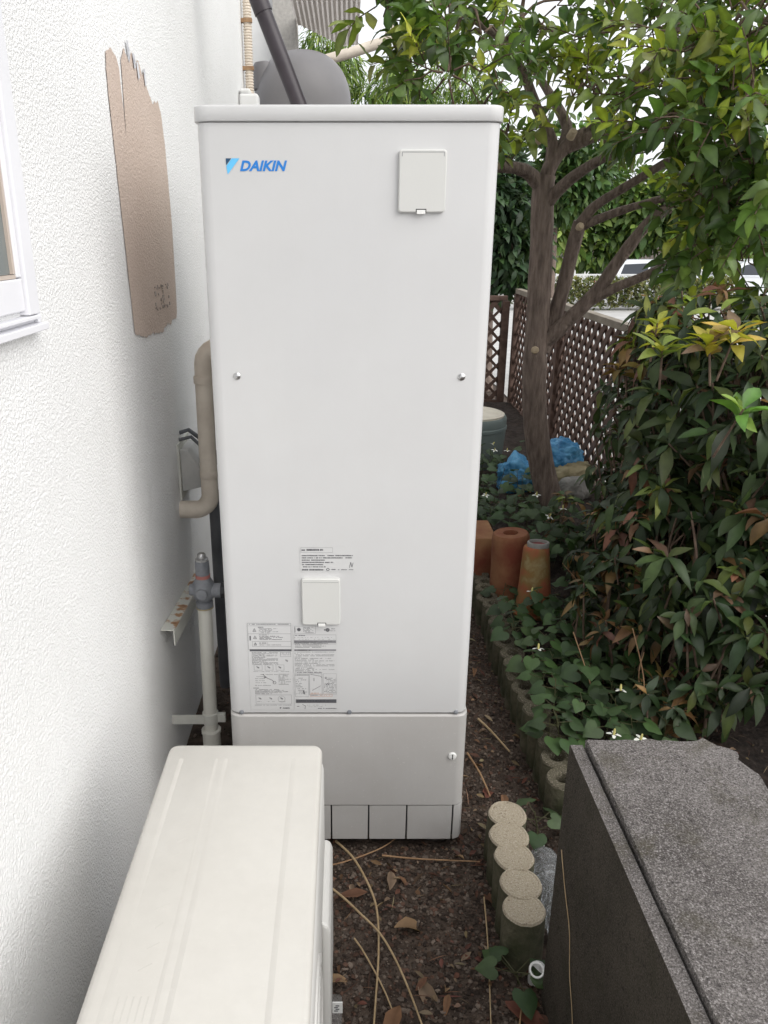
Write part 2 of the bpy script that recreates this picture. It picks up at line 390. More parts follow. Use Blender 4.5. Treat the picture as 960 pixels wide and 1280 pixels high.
# ================================================================== HOUSE (left)
WX = -.55
house = thing('house', 'white stucco house wall with a bare brown patch along the left side', 'house', (WX, 2, 0))
mb = MB(); mb.box(WX - 4.0, WX, -6, 5.0, -.05, 3.6)
under(mb.build('wall', M['stucco'], smooth=None), house)
mb = MB(); mb.box(WX - 4.4, WX + .25, -6.4, 5.2, 3.62, 3.75); under(mb.build('roof', M['render_wall'], smooth=None), house)
# bare patch: the old wall colour where nothing has been painted, ragged outline, 2 mm skin
def patch_edge(pts, y):
    for (a, b), (c, d) in zip(pts, pts[1:]):
        if a <= y <= c: return b + (d - b) * (y - a) / max(c - a, 1e-6)
    return pts[-1][1] if y > pts[-1][0] else pts[0][1]
TOP = [(2.022, 2.01), (2.03, 2.045), (2.075, 2.06), (2.12, 2.05), (2.136, 2.03), (2.143, 1.95), (2.150, 1.87), (2.155, 1.96), (2.160, 2.05), (2.20, 2.085), (2.24, 2.06), (2.27, 2.09), (2.31, 2.07), (2.34, 2.085), (2.37, 2.055), (2.40, 2.065), (2.415, 2.03), (2.47, 2.00), (2.545, 2.015), (2.575, 1.985), (2.60, 1.90), (2.618, 1.70)]
BOT = [(2.022, 1.96), (2.035, 1.80), (2.05, 1.60), (2.067, 1.408), (2.12, 1.398), (2.18, 1.386), (2.26, 1.388), (2.33, 1.380), (2.38, 1.376), (2.42, 1.388), (2.47, 1.394), (2.50, 1.386), (2.53, 1.398), (2.59, 1.398), (2.604, 1.42), (2.612, 1.55), (2.618, 1.66)]
vs1 = []; nc = 240; nr = 12
for k in range(nc + 1):
    y = 2.022 + (2.618 - 2.022) * k / nc
    jt = .006 * noise.noise((y * 45, 0, 0)) + .004 * noise.noise((y * 130, 3, 0)); jb = .007 * noise.noise((y * 70, 5, 0)) + .004 * noise.noise((y * 190, 7, 0))
    a, b = patch_edge(BOT, y) + jb, patch_edge(TOP, y) + jt; b = max(b, a + .004)
    for r_ in range(nr + 1):
        z = a + (b - a) * r_ / nr; ed = 1 if (k in (0, nc)) else 0; vs1.append((WX + .0022, y + .003 * noise.noise((z * 60, 1, 1)) + .002 * noise.noise((z * 160, 1, 2)), z))
mb = MB(); mb.add(vs1, [(k * (nr + 1) + r_, (k + 1) * (nr + 1) + r_, (k + 1) * (nr + 1) + r_ + 1, k * (nr + 1) + r_ + 1) for k in range(nc) for r_ in range(nr)]); me = mb.mesh('bare_patch', M['patch'], 180)
o = under(link('bare_patch', me), house); o['label'] = 'bare brown unpainted patch with ragged edges'
mb = MB()      # glue residue low on the patch, scraps of film at its top corner
for k in range(46):
    y = rnd.uniform(2.30, 2.50); z = rnd.uniform(1.445, 1.505); w = rnd.uniform(.003, .014)
    if rnd.random() < .6: z = rnd.choice((1.445, 1.505)) + rnd.uniform(-.004, .004)
    mb.box(WX + .003, WX + .0045, y, y + w, z, z + rnd.uniform(.002, .010))
under(mb.build('glue_residue', noisy('glue_grey', (.30, .25, .22), (.50, .44, .40), 60, .7)), house)['kind'] = 'stuff'
mb = MB()
for k in range(4):
    y = 2.205 + .055 * k + rnd.uniform(-.012, .012); z = 2.11 - .016 * k + rnd.uniform(-.01, .01)
    mb.add([(WX + .005, y, z), (WX + .005, y + .010 + rnd.uniform(0, .01), z - rnd.uniform(.02, .05)), (WX + .006, y + .026, z - .03), (WX + .006, y + .016, z + .002)], [(0, 1, 2, 3)])
under(mb.build('torn_film', noisy('torn_film', (.38, .38, .42), (.72, .72, .74), 60, .4)), house)['kind'] = 'stuff'
# window
win = MB(); X = WX + .018
win.box(WX - .02, X, 1.354, 1.400, 1.524, 2.7); win.box(WX - .02, X, .25, .30, 1.524, 2.7); win.box(WX - .02, X - .003, .30, 1.354, 2.65, 2.7)
w = under(win.build('window', M['alu'], smooth=None, bevel=.002), house)
def subpart(mb, name, m, par, **k):
    o = mb.build(name, m, **k); o.parent = par; return o
mb = MB(); mb.box(WX - .02, X - .006, .301, 1.3525, 1.532, 1.584); mb.box(WX - .02, X - .006, 1.336, 1.3525, 1.586, 2.65)
subpart(mb, 'sash', M['alu'], w, smooth=None, bevel=.002)
mb = MB(); mb.box(WX - .02, X - .009, .301, 1.3355, 1.585, 1.591); mb.box(WX - .02, X - .009, 1.327, 1.3355, 1.592, 2.65)
subpart(mb, 'glazing_bead', M['gasket'], w, smooth=None)
mb = MB(); mb.box(WX - .01, X - .014, .301, 1.327, 1.592, 2.649); subpart(mb, 'pane', M['glass'], w, smooth=None)
mb = MB(); mb.box(WX - .02, WX + .020, .2, 1.398, 1.516, 1.5225); mb.box(WX - .02, WX + .026, .2, 1.412, 1.496, 1.508)
mb.box(WX - .01, WX + .004, .2, 1.404, 1.5082, 1.516); mb.box(WX + .001, WX + .012, 1.4005, 1.416, 1.5082, 1.530)
subpart(mb, 'sill', M['alu'], w, smooth=None, bevel=.0015)
# corrugated hose clipped to the far corner
mb = MB(); pr = []
for k in range(70):
    z = 1.9 + k * .0135; pr += [(.018, z), (.023, z + .004), (.023, z + .009), (.018, z + .0125)]
mb.lathe(pr, (WX + .032, 4.72, 0), 14)
t = thing('corrugated_hose', 'beige corrugated hose clipped to the far house corner', 'hose', (WX + .03, 4.72, 1.9)); under(mb.build('hose', M['pipe_cream']), t)
mb = MB(); mb.tube([(WX + .032, 4.72, .0), (WX + .032, 4.72, 1.92)], .017, 10); under(mb.build('riser', M['pipe_cream']), t)
for z in (2.47, 2.69):
    mb = MB(); mb.box(WX, WX + .058, 4.694, 4.72, z, z + .018); under(mb.build('clip', M['brown_twig'], smooth=None), t)
mb = MB(); mb.box(WX + .003, WX + .10, 4.46, 4.56, 2.14, 2.325); mb.box(WX + .004, WX + .06, 4.47, 4.55, 2.3255, 2.350)
tag(mb.build('pipe_cover', M['panel_white'], smooth=None, bevel=.012), 'small white pipe cover on the house wall behind the heater lid', 'pipe cover')

# ================================================================== WATER HEATER
HX0, HX1, HY0, HY1 = -.309, .319, 1.775, 2.50
heater = thing('water_heater', 'tall pale grey water heater cabinet standing between house wall and tree', 'water heater', (0, 2.1, 0))
mb = MB(); stack(mb, HX0, HX1, HY0, HY1, .028, [(.4575, .003), (.460, .0), (1.868, 0)]); under(mb.build('cabinet', M['tank'], smooth=35), heater)
mb = MB(); stack(mb, HX0 - .006, HX1 + .006, HY0 - .006, HY1 + .006, .034, [(1.870, .0015), (1.8715, 0), (1.8955, 0), (1.8985, .001), (1.9005, .004)]); under(mb.build('lid', M['tank'], smooth=50), heater)
mb = MB(); stack(mb, HX0 + .008, HX1 - .008, HY0 + .008, HY1 - .008, .022, [(.05, 0), (1.872, 0)]); under(mb.build('inner_case', M['dark']), heater)
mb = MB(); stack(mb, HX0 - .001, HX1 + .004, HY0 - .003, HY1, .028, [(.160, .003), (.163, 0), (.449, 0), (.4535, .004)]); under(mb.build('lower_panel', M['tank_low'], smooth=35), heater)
xs = [HX0 + .001, -.042, .062, .168, .296, HX1 + .006]
for k in range(5):
    x0 = xs[k] + (.0022 if k else 0); x1 = xs[k + 1] - (.0022 if k < 4 else 0); mb = MB()
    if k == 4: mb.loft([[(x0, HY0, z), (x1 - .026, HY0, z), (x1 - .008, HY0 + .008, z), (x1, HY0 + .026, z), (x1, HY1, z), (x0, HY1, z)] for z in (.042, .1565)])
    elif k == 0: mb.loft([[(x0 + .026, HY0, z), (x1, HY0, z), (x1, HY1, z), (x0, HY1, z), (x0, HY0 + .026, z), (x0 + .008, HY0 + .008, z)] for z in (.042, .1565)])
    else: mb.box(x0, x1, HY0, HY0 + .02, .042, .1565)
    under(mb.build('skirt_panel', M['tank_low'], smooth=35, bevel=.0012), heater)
for x, y in ((-.25, 1.86), (.26, 1.86), (0, 2.42)):
    mb = MB(); mb.lathe([(.05, .0), (.05, .012), (.022, .014), (.022, .06)], (x, y, 0), 14); under(mb.build('leg', M['steel']), heater)
RX90 = Matrix.Rotation(R(90), 4, 'X')
for x, z in ((-.248, 1.350), (.261, 1.348)):
    mb = MB(); mb.lathe([(.0085, 0), (.0085, .0015), (.0055, .003), (.005, .0045), (.0022, .0055)], (x, HY0, z), 14, RX90); under(mb.build('screw', M['steel']), heater)
for x, z in ((-.277, .4615), (.008, .4615), (.290, .4615)):
    mb = MB(); mb.lathe([(.0062, 0), (.006, .003), (.003, .0045)], (x, HY0, z), 10, RX90); under(mb.build('screw', M['valve']), heater)
mb = MB(); mb.lathe([(.0115, -.003), (.0115, .005), (.0095, .008), (.004, .009)], (.286, HY0, .325), 16, RX90)
kn = under(mb.build('knob', M['white_pl']), heater)
mb = MB(); mb.box(.2848, .2872, HY0 - .0096, HY0 - .0088, .318, .333); subpart(mb, 'slot', M['dark'], kn, smooth=None)
def cover(x0, x1, z0, z1, tabx, hinge):
    mb = MB(); Yf = HY0 - .011
    lp = lambda i, y: [(p[0], y, p[1]) for p in [(q[0], q[1]) for q in rrect(x0 + i, x1 - i, z0 + i, z1 - i, .006, 0, 3)]]
    mb.loft([lp(0, HY0 + .001), lp(0, Yf + .002), lp(.002, Yf)])
    c = under(mb.build('access_cover', M['cover'], smooth=14), heater)
    mb = MB(); mb.box(tabx - .009, tabx + .009, Yf - .0015, Yf + .006, z0 - .0035, z0 + .0045); subpart(mb, 'clip', M['white_pl'], c, smooth=None, bevel=.001)
    mb = MB(); mb.box(tabx - .011, tabx - .0095, Yf - .0004, Yf + .004, z0 + .0005, z0 + .007); mb.box(tabx + .0095, tabx + .011, Yf - .0004, Yf + .004, z0 + .0005, z0 + .007)
    mb.box(tabx - .0095, tabx + .0095, Yf - .0004, Yf + .004, z0 + .0052, z0 + .007); subpart(mb, 'clip_gap', M['dark'], c, smooth=None)
    mb = MB()
    if hinge:
        mb.box(x0 + .007, x1 - .007, Yf - .0003, Yf + .004, z1 - .0055, z1 - .0043)
        mb.box(x0 + .0055, x0 + .0068, Yf - .0003, Yf + .004, z1 - .013, z1 - .0043); mb.box(x1 - .0068, x1 - .0055, Yf - .0003, Yf + .004, z1 - .013, z1 - .0043)
    else:
        mb.box(x0 + .004, x1 - .004, Yf - .0003, Yf + .004, z1 - .0095, z1 - .0088)
    subpart(mb, 'hinge_line', M['ink_soft'], c, smooth=None)
cover(.109, .2075, 1.696, 1.817, .157, True)
cover(-.111, -.0155, .724, .851, -.062, False)
# brand mark
YF = HY0 - .0008
v_, f_ = text_mesh('DAIKIN', .0205, .0985, .28, .035)
mb = MB(); mb.add([(a - .2215, YF, z + 1.7765) for a, _, z in v_], f_); logo = under(mb.build('brand_lettering', M['blue'], smooth=None), heater); logo['label'] = 'blue italic brand lettering with a blue triangle'
mb = MB(); mb.add([(-.250, YF, 1.801), (-.2265, YF, 1.801), (-.250, YF, 1.777)], [(0, 2, 1)])
mb.v = [(-.2375, YF, 1.801), (-.2215, YF, 1.801), (-.2475, YF, 1.770), (-.2495, YF, 1.7865)]; mb.f = [(0, 1, 2, 3)]; mb.c = [(1, 1, 1)] * 4; mb.mi = [0]
subpart(mb, 'triangle_mark', M['cyan'], logo, smooth=None)
mb = MB(); mb.add([(-.2500, YF, 1.801), (-.2385, YF, 1.801), (-.2500, YF, 1.7875)], [(0, 1, 2)]); subpart(mb, 'triangle_corner', M['navy'], logo, smooth=None)
# printed labels: u, v are millimetre-like sheet units, 2.02 mm across and 2.36 mm down per unit
class Sheet:
    def __init__(s, y): s.y = y; s.k = MB(); s.g = MB(); s.r = MB()
    def X(s, u): return -.253 + (u - 308) * .00202
    def Z(s, v): return .726 - (v - 778) * .00236
    def q(s, u0, v0, u1, v1, mb=None):
        (s.k if mb is None else mb).add([(s.X(u0), s.y, s.Z(v1)), (s.X(u1), s.y, s.Z(v1)), (s.X(u1), s.y, s.Z(v0)), (s.X(u0), s.y, s.Z(v0))], [(0, 1, 2, 3)])
    def frame(s, u0, v0, u1, v1, w=.28, mb=None):
        mb = s.g if mb is None else mb
        s.q(u0, v0, u1, v0 + w, mb); s.q(u0, v1 - w, u1, v1, mb); s.q(u0, v0 + w, u0 + w, v1 - w, mb); s.q(u1 - w, v0 + w, u1, v1 - w, mb)
    def line(s, u0, u1, v, h=.62, fill=.8, mb=None):
        u = u0
        while u < u1:
            w = rnd.uniform(.35, 1.5)
            if rnd.random() < fill: s.q(u, v + rnd.uniform(0, .15), min(u + w, u1), v + h, mb)
            u += w + rnd.uniform(.15, .4)
    def tri(s, u, v, r=2.0):
        for a, b in (((u, v - r), (u - r, v + r * .8)), ((u - r, v + r * .8), (u + r, v + r * .8)), ((u + r, v + r * .8), (u, v - r))):
            d = Vector((b[0] - a[0], b[1] - a[1])).normalized() * .22; n = (-d.y, d.x)
            s.k.add([(s.X(p[0]), s.y, s.Z(p[1])) for p in ((a[0] + n[0], a[1] + n[1]), (b[0] + n[0], b[1] + n[1]), (b[0] - n[0], b[1] - n[1]), (a[0] - n[0], a[1] - n[1]))], [(0, 1, 2, 3)])
        s.q(u - .2, v - .6, u + .2, v + .9)
    def disc(s, u, v, r, r2=0, mb=None):
        mb = s.k if mb is None else mb; n = 14
        o = [(s.X(u + r * math.cos(2 * math.pi * i / n)), s.y, s.Z(v + r * .86 * math.sin(2 * math.pi * i / n))) for i in range(n)]
        if r2:
            i_ = [(s.X(u + r2 * math.cos(2 * math.pi * i / n)), s.y, s.Z(v + r2 * .86 * math.sin(2 * math.pi * i / n))) for i in range(n)]
            mb.add(o + i_, [(i, (i + 1) % n, n + (i + 1) % n, n + i) for i in range(n)])
        else: mb.add(o, [tuple(range(n))])
    def stroke(s, pts, w=.16, mb=None):
        for a, b in zip(pts, pts[1:]):
            d = Vector((b[0] - a[0], b[1] - a[1])).normalized() * w; n = (-d.y, d.x)
            (s.k if mb is None else mb).add([(s.X(p[0]), s.y, s.Z(p[1])) for p in ((a[0] + n[0], a[1] + n[1]), (b[0] + n[0], b[1] + n[1]), (b[0] - n[0], b[1] - n[1]), (a[0] - n[0], a[1] - n[1]))], [(0, 1, 2, 3)])
    def paper(s, name, u0, v0, u1, v1):
        mb = MB(); mb.add([(s.X(u0), s.y + .0005, s.Z(v1)), (s.X(u1), s.y + .0005, s.Z(v1)), (s.X(u1), s.y + .0005, s.Z(v0)), (s.X(u0), s.y + .0005, s.Z(v0))], [(0, 1, 2, 3)])
        p = under(mb.build(name, M['sticker'], smooth=None), heater)
        for n, m_, b in (('black_print', M['ink'], s.k), ('grey_print', M['ink_soft'], s.g), ('orange_print', M['ink_red'], s.r)):
            if b.f: o = subpart(b, n, m_, p, smooth=None); o['kind'] = 'stuff'
        return p
YS = HY0 - .0014
def hand_icon(s, u, v):
    s.stroke([(u - 2, v - .8), (u - .8, v - .2), (u, v - .6), (u + .6, v + .4), (u + 1.8, v + .9)], .3); s.stroke([(u - 1.2, v + .5), (u + .2, v + .9), (u + 1.2, v + 1.4)], .25)
s = Sheet(YS)      # left warning sheet
s.frame(309, 778.5, 363.5, 811); s.line(311, 361, 779.3, 1.1, .9, s.g); s.q(309, 781.6, 363.5, 781.9, s.g)
s.tri(317.5, 787); s.line(322, 329, 783, .9); [s.line(323, rnd.uniform(338, 350), 784.8 + 1.25 * k, .7, .8, s.g) for k in range(5)]
s.q(309, 791.2, 363.5, 791.5, s.g); s.tri(317.8, 795.8); s.line(323, 335, 792.3, .7); [s.line(323.5, rnd.uniform(335, 358), 794 + 1.3 * k, .7, .75) for k in range(4)]
s.q(311, 794, 312.6, 799.5); s.frame(314, 800.5, 363.5, 807); s.tri(318, 803.8, 1.7); s.line(323, 334, 802.2, .9); s.line(323, 351, 804.6, .6)
s.q(310.5, 810.3, 363.6, 812.8)
for k in range(15): s.line(313, rnd.choice((330, 346, 346)), 814 + 1.05 * k, .55, .8, s.g if k % 3 else None)
for k in range(3): s.line(349, 362, 814.5 + 1.2 * k, .5, .7, s.g)
s.frame(349, 814, 362.6, 819.5); hand_icon(s, 357, 824)
for k in range(3): s.frame(315 + 14 * k, 829.5, 325.5 + 14 * k, 836.4); hand_icon(s, 320 + 14 * k, 832.5)
s.line(314, 360, 837.6, .5, .8, s.g); s.line(322, 345, 841.5, .5)
s.stroke([(326, 841), (329, 845), (333, 847), (338, 849), (340, 852)], .3); s.stroke([(327, 846.5), (330, 844.5)], .5); s.disc(340.5, 852, 2.2, 1.7)
for k in range(9): s.line(346, rnd.uniform(353, 362), 841 + 1.6 * k, .55, .75)
for k in range(4): s.line(316, rnd.uniform(324, 334), 844 + 2.6 * k, .5, .8)
s.line(314, 336, 855.2, .5, .8); s.line(313, 320, 858.4, .9)
for k in range(5): s.line(315, rnd.uniform(330, 361), 860.5 + 1.35 * k, .6, .8, s.g if k % 2 else None)
s.frame(315.5, 867.5, 362, 879.6)
for k in range(3): hand_icon(s, 321 + 14 * k, 872); s.line(317 + 14 * k, 326 + 14 * k, 876, .5, .8, s.g)
s.disc(349, 873, 4.8, 4.5, s.g)
s.line(314, 362, 880.6, .5, .8, s.g)
v_, f_ = text_mesh('DAIKIN', .0042, .0185, .28, .03); s.k.add([(a + s.X(350.2), s.y, z + s.Z(885.6)) for a, _, z in v_], f_)
s.q(346.3, 883.6, 348.2, 884.6); s.q(346.3, 884.6, 347.3, 885.6)
s.paper('safety_label', 308.5, 778, 364, 887)
s = Sheet(YS)      # right instruction sheet
s.frame(368, 782, 394.5, 791); s.disc(373.5, 786.3, 2.4); [s.line(379, rnd.uniform(388, 393), 783.3 + 1.25 * k, .7, .75, s.g) for k in range(6)]; s.q(368.3, 783.6, 368.9, 789.5)
s.disc(409.6, 786.7, 2.6, 1.2); s.disc(409.6, 786.7, .9); s.line(405, 407, 786, 1.4); s.line(413, 419, 785, .7); s.line(413, 420.5, 787.4, .6)
s.frame(367, 792.5, 420.3, 804); s.line(367.5, 381, 793, .8); s.line(367.5, 417, 795.6, .5, .6, s.g); s.line(369, 418, 797.8, .5, .4, s.g)
s.q(367, 799.3, 420, 802.6, s.g); [s.line(368, rnd.uniform(395, 419.5), 800 + 1.5 * k, .6, .85) for k in range(6)]
s.q(367, 810.3, 420.2, 812.4, s.g); s.line(368, 388, 810.8, 1.0)
for k in range(17): s.line(367.5, rnd.choice((376, 392, 400, 418, 418)), 813.4 + 1.55 * k, .6, .75, None if k % 2 else s.g)
s.line(368, 402, 838.7, .7, .8); s.line(367.5, 385, 841.8, .9)
s.frame(385.5, 840.5, 402, 868, .35); s.stroke([(387, 841.5), (400, 843.8), (402, 846)], .2); s.stroke([(389, 862), (400, 856)], .2); s.stroke([(391.5, 846), (391.5, 850)], .25)
s.frame(367, 840.5, 384.5, 870, .25); [s.line(368, rnd.uniform(374, 384), 846 + 2.2 * k, .6, .65) for k in range(10)]; s.stroke([(377, 866), (378, 862), (379.5, 867)], .35)
s.frame(403.5, 840.5, 420.4, 867, .2); [s.line(rnd.uniform(404, 408), 420, 846 + 1.7 * k, .6, .6) for k in range(12)]; s.disc(407, 846, 1.4, .9); s.disc(409, 854, 1.6, 1.0)
s.frame(386.5, 866.5, 415, 869.8, .3, s.r); s.line(387, 400, 865, .7, .8, s.r); s.line(388, 396, 867.4, .9, .8); s.line(398, 413, 868, .6, .6, s.r)
s.q(367.5, 873.4, 420.3, 878); s.line(370, 420, 875, .9, .5, s.g)
s.line(369, 372, 882, .9); s.stroke([(376, 880), (380, 882), (379, 886)], .25); s.line(382, 410, 880.6, .5, .6, s.g); s.line(384, 402, 882.6, .4, .6, s.g); s.line(396, 420.3, 884.6, .9, .85)
s.paper('instruction_label', 366, 781, 421.6, 887.2)
s = Sheet(YS)      # rating text above the lower cover
s.frame(378, 691, 416.5, 696.8, .25); s.line(379, 383.5, 693, 1.7, .9); s.line(385, 405, 692.6, 2.0, .9)
for k, (a, b) in enumerate(((379, 441), (379, 440), (379, 407), (379, 417), (379, 406), (379, 408))): s.line(a, b, 699.4 + 2.55 * k, 1.25, .8)
s.line(379, 405, 715.2, 1.8, .95); s.disc(410.6, 715.8, 2.0, 1.2); s.line(415, 420, 715.2, 1.2, .9); s.line(423, 434, 715.6, .9, .85); s.line(436, 442, 715.6, .8, .8)
s.stroke([(437, 714), (438.5, 707.5), (440, 713), (441.5, 708)], .3)
mbp = s.paper('rating_label', 376.8, 690, 446.5, 718.4)

# ================================================================== PIPES BETWEEN WALL AND HEATER
t = thing('insulated_pipe', 'cream taped insulated pipe elbow entering the wall beside the heater', 'pipe', (-.46, 2.46, .79))
pts = [(WX, 2.455, .79), (-.50, 2.455, .79)] + [(-.50 + .05 * math.sin(R(a)), 2.455, .84 - .05 * math.cos(R(a))) for a in range(15, 91, 15)] + [(-.45, 2.456, 1.0), (-.449, 2.458, 1.15), (-.447, 2.46, 1.27)] + \
      [(-.447 + .05 - .05 * math.cos(R(a)), 2.46, 1.27 + .05 * math.sin(R(a))) for a in range(20, 91, 17)] + [(-.30, 2.46, 1.32)]
mb = MB(); mb.tube(pts, [.0285 + rnd.uniform(-.0012, .0012) for _ in pts], 14); under(mb.build('taped_pipe', M['pipe_cream'], smooth=60), t)
for zz in (.90, 1.21):
    mb = MB(); mb.lathe([(.0285, 0), (.0305, .003), (.0305, .02), (.0285, .024)], (-.4497, 2.456, zz), 14); under(mb.build('tape_wrap', M['pipe_cream']), t)
mb = MB(); mb.tube([(WX, 2.56, .86), (-.50, 2.56, .86), (-.47, 2.56, .85), (-.455, 2.56, .81), (-.455, 2.56, .05)], .021, 12)
tag(mb.build('grey_drain_pipe', M['grey_pipe'], smooth=60), 'dark grey pipe dropping behind the cream elbow beside the heater', 'pipe')
mb = MB(); mb.tube([(-.40, 2.50, 1.30), (-.40, 2.50, .05)], .026, 12)
tag(mb.build('grey_conduit', M['grey_pipe'], smooth=60), 'straight dark grey conduit against the side of the heater', 'pipe')
t = thing('vent_hood', 'small grey wall vent hood above the cream pipe elbow', 'vent hood', (WX, 2.53, .85))
mb = MB(); pr = [(WX + .0062, .990), (WX + .03, .985), (WX + .085, .900), (WX + .085, .865), (WX + .0062, .845)]
mb.loft([[(x, y, z) for x, z in pr] for y in (2.475, 2.615)]); under(mb.build('hood', M['hood'], smooth=30, bevel=.003), t)
mb = MB(); mb.box(WX, WX + .006, 2.46, 2.63, .82, 1.01); under(mb.build('back_plate', M['white_steel'], smooth=None), t)
mb = MB(); mb.tube([(WX, 2.52, 1.035), (-.52, 2.52, 1.045), (-.48, 2.53, 1.01), (-.44, 2.53, .97), (-.42, 2.53, .9)], .007, 8); mb.tube([(WX, 2.505, 1.015), (-.51, 2.505, 1.025), (-.47, 2.515, .98), (-.43, 2.515, .93)], .006, 8)
tag(mb.build('cable_pair', M['grey_pipe'], smooth=60), 'pair of dark grey cables leaving the wall above the vent hood', 'cable')
# valve riser
VX, VY = -.430, 2.145
t = thing('valve_riser', 'ivory pipe riser with grey shut-off valve beside the heater', 'valve', (VX, VY, 0))
mb = MB(); mb.tube([(VX - .002, VY - .02, .0), (VX - .002, VY - .02, .16)], .0285, 16); mb.lathe([(.0285, 0), (.031, .002), (.031, .012), (.0285, .014)], (VX - .002, VY - .02, .15), 16); under(mb.build('coupling', M['pvc']), t)
mb = MB(); mb.tube([(VX - .002, VY - .02, .15), (VX - .001, VY - .01, .35), (VX, VY, .60)], .0215, 16); under(mb.build('riser', M['pvc']), t)
mb = MB(); mb.lathe([(.026, .586), (.026, .604), (.020, .608), (.030, .618), (.034, .64), (.032, .665), (.024, .678), (.020, .69), (.022, .70), (.021, .735), (.018, .74)], (VX, VY, 0), 18)
mb.tube([(VX + .02, VY, .641), (VX + .055, VY, .641)], .022, 14); mb.tube([(VX, VY - .02, .643), (VX, VY - .04, .643)], [.02, .016], 12); mb.tube([(VX - .02, VY, .643), (VX - .042, VY, .643)], [.021, .017], 12)
vb = under(mb.build('valve_body', M['valve'], smooth=50), t)
mb = MB(); mb.tube([(VX + .053, VY, .641), (VX + .078, VY, .641)], [.026, .024], 8); subpart(mb, 'handle', M['black'], vb)
mb = MB(); mb.lathe([(.020, .739), (.020, .744), (.013, .746), (.013, .758), (.010, .762)], (VX, VY, 0), 8); subpart(mb, 'cap_nut', M['steel'], vb)
mb = MB(); mb.lathe([(.0225, .684), (.0225, .694)], (VX, VY, 0), 16); subpart(mb, 'red_ring', mat('faded_red', (.42, .16, .14), .6), vb)
mb = MB(); mb.lathe([(.0268, .584), (.0268, .588)], (VX, VY, 0), 16); subpart(mb, 'brass_ring', mat('brass', (.5, .42, .25), .4, .5, .7), vb)
mb = MB(); mb.box(WX, VX - .018, VY - .034, VY - .030, .190, .222); mb.lathe([(.0235, .188), (.0255, .189), (.0255, .223), (.0235, .224)], (VX - .002, VY - .017, 0), 16); mb.box(VX + .018, VX + .046, VY - .026, VY - .012, .192, .220)
under(mb.build('pipe_clamp', M['white_steel'], smooth=40), t)
# angle bracket on the wall
t = thing('angle_bracket', 'white steel angle bracket with rust along its top on house wall', 'bracket', (WX, 2.3, .45))
mb = MB(); mb.loft([[(WX + .001, y, z + .048), (WX + .042, y, z + .048), (WX + .042, y, z + .052), (WX + .001, y, z + .052)] for y, z in ((2.06, .500), (2.66, .440))], True); under(mb.build('top_flange', M['rusty'], smooth=None, bevel=.001), t)
mb = MB(); mb.loft([[(WX + .038, y, z), (WX + .042, y, z), (WX + .042, y, z + .0475), (WX + .038, y, z + .0475)] for y, z in ((2.06, .500), (2.66, .440))], True); under(mb.build('outer_flange', M['white_steel'], smooth=None, bevel=.001), t)

# ================================================================== AIR CONDITIONER OUTDOOR UNIT
AX0, AX1, AY0, AY1, AZ = -.366, -.050, .56, 1.373, .655
ac = thing('air_conditioner', 'ivory air conditioner outdoor unit in the lower left foreground', 'air conditioner', (-.2, 1, 0))
mb = MB(); stack(mb, AX0, AX1, AY0, AY1, .020, [(AZ - .030, 0), (AZ - .009, 0), (AZ - .003, .003), (AZ, .009)]); tp = under(mb.build('top_panel', M['ac'], smooth=60), ac)
mb = MB(); stack(mb, AX0 + .004, AX1 - .003, AY0 + .004, AY1 - .004, .02, [(.085, 0), (AZ - .031, 0)]); under(mb.build('casing', M['ac_front'], smooth=40), ac)
for x in (-.333, -.262, -.243, -.106):
    w_ = .006 if x > -.25 or x < -.3 else .004
    mb = MB(); mb.loft([[(x - w_, y, AZ - .00012), (x + w_, y, AZ - .00012), (x + w_ * .5, y, AZ + .00012), (x - w_ * .5, y, AZ + .00012)] for y in (AY0 + .05, AY1 - .05)]); subpart(mb, 'pressed_rib', M['ac'], tp, smooth=80)
# embossed marks on the top sheet: rounded outlines and rings, pressed 0.8 mm proud
mb = MB()
def emb_ring(cx, cy, rx, ry, w=.0022):
    n = 24; lo = [[(cx + (rx + d) * math.cos(2 * math.pi * k / n), cy + (ry + d) * math.sin(2 * math.pi * k / n), AZ + h) for k in range(n)] for d, h in ((w, -.0001), (w * .4, .0002), (-w * .4, .0002), (-w, -.0001))]
    mb.loft(lo, cap=False)
def emb_bar(x0, y0, x1, y1, w=.0022):
    d = Vector((x1 - x0, y1 - y0)).normalized(); n = Vector((-d.y, d.x)); out_ = []
    for px_, py_ in ((x0, y0), (x1, y1)): out_.append([(px_ + n.x * a, py_ + n.y * a, AZ + h) for a, h in ((w, -.0001), (w * .4, .0002), (-w * .4, .0002), (-w, -.0001))])
    mb.loft(out_, cap=False)
for k in range(9): emb_bar(-.300 + .004 * (k % 3), .84 + .036 * k, -.282 + .003 * (k % 2), .852 + .036 * k, .0016)
for k in range(5): emb_bar(-.275 - .010 * k, .72, -.275 - .010 * k, .80, .0016)
o = subpart(mb, 'pressed_marks', M['ac'], tp, smooth=80); o['kind'] = 'stuff'
mb = MB(); mb.loft([[(AX1 + o_, y, z) for o_, z in ((-.004, .10), (.000, .10), (.003, .11), (.003, .600), (.001, .612), (-.001, .616), (-.004, .616))] for y in (AY0 + .02, AY1 - .012)]); fp = under(mb.build('front_panel', M['ac_front'], smooth=40, bevel=.002), ac)
RY90 = Matrix.Rotation(R(90), 4, 'Y')
mb = MB(); mb.lathe([(.215, .0), (.215, .003), (.200, .004), (.200, .0)], (AX1 + .003, .86, .34), 40, RY90, cap=False); subpart(mb, 'fan_ring', M['ac_front'], fp)
mb = MB()
for r in np.linspace(.03, .19, 12): mb.lathe([(r, .0005), (r + .003, .004), (r + .006, .0005)], (AX1 + .003, .86, .34), 32, RY90, cap=False)
g = subpart(mb, 'fan_grille', M['ac_front'], fp); g['kind'] = 'stuff'
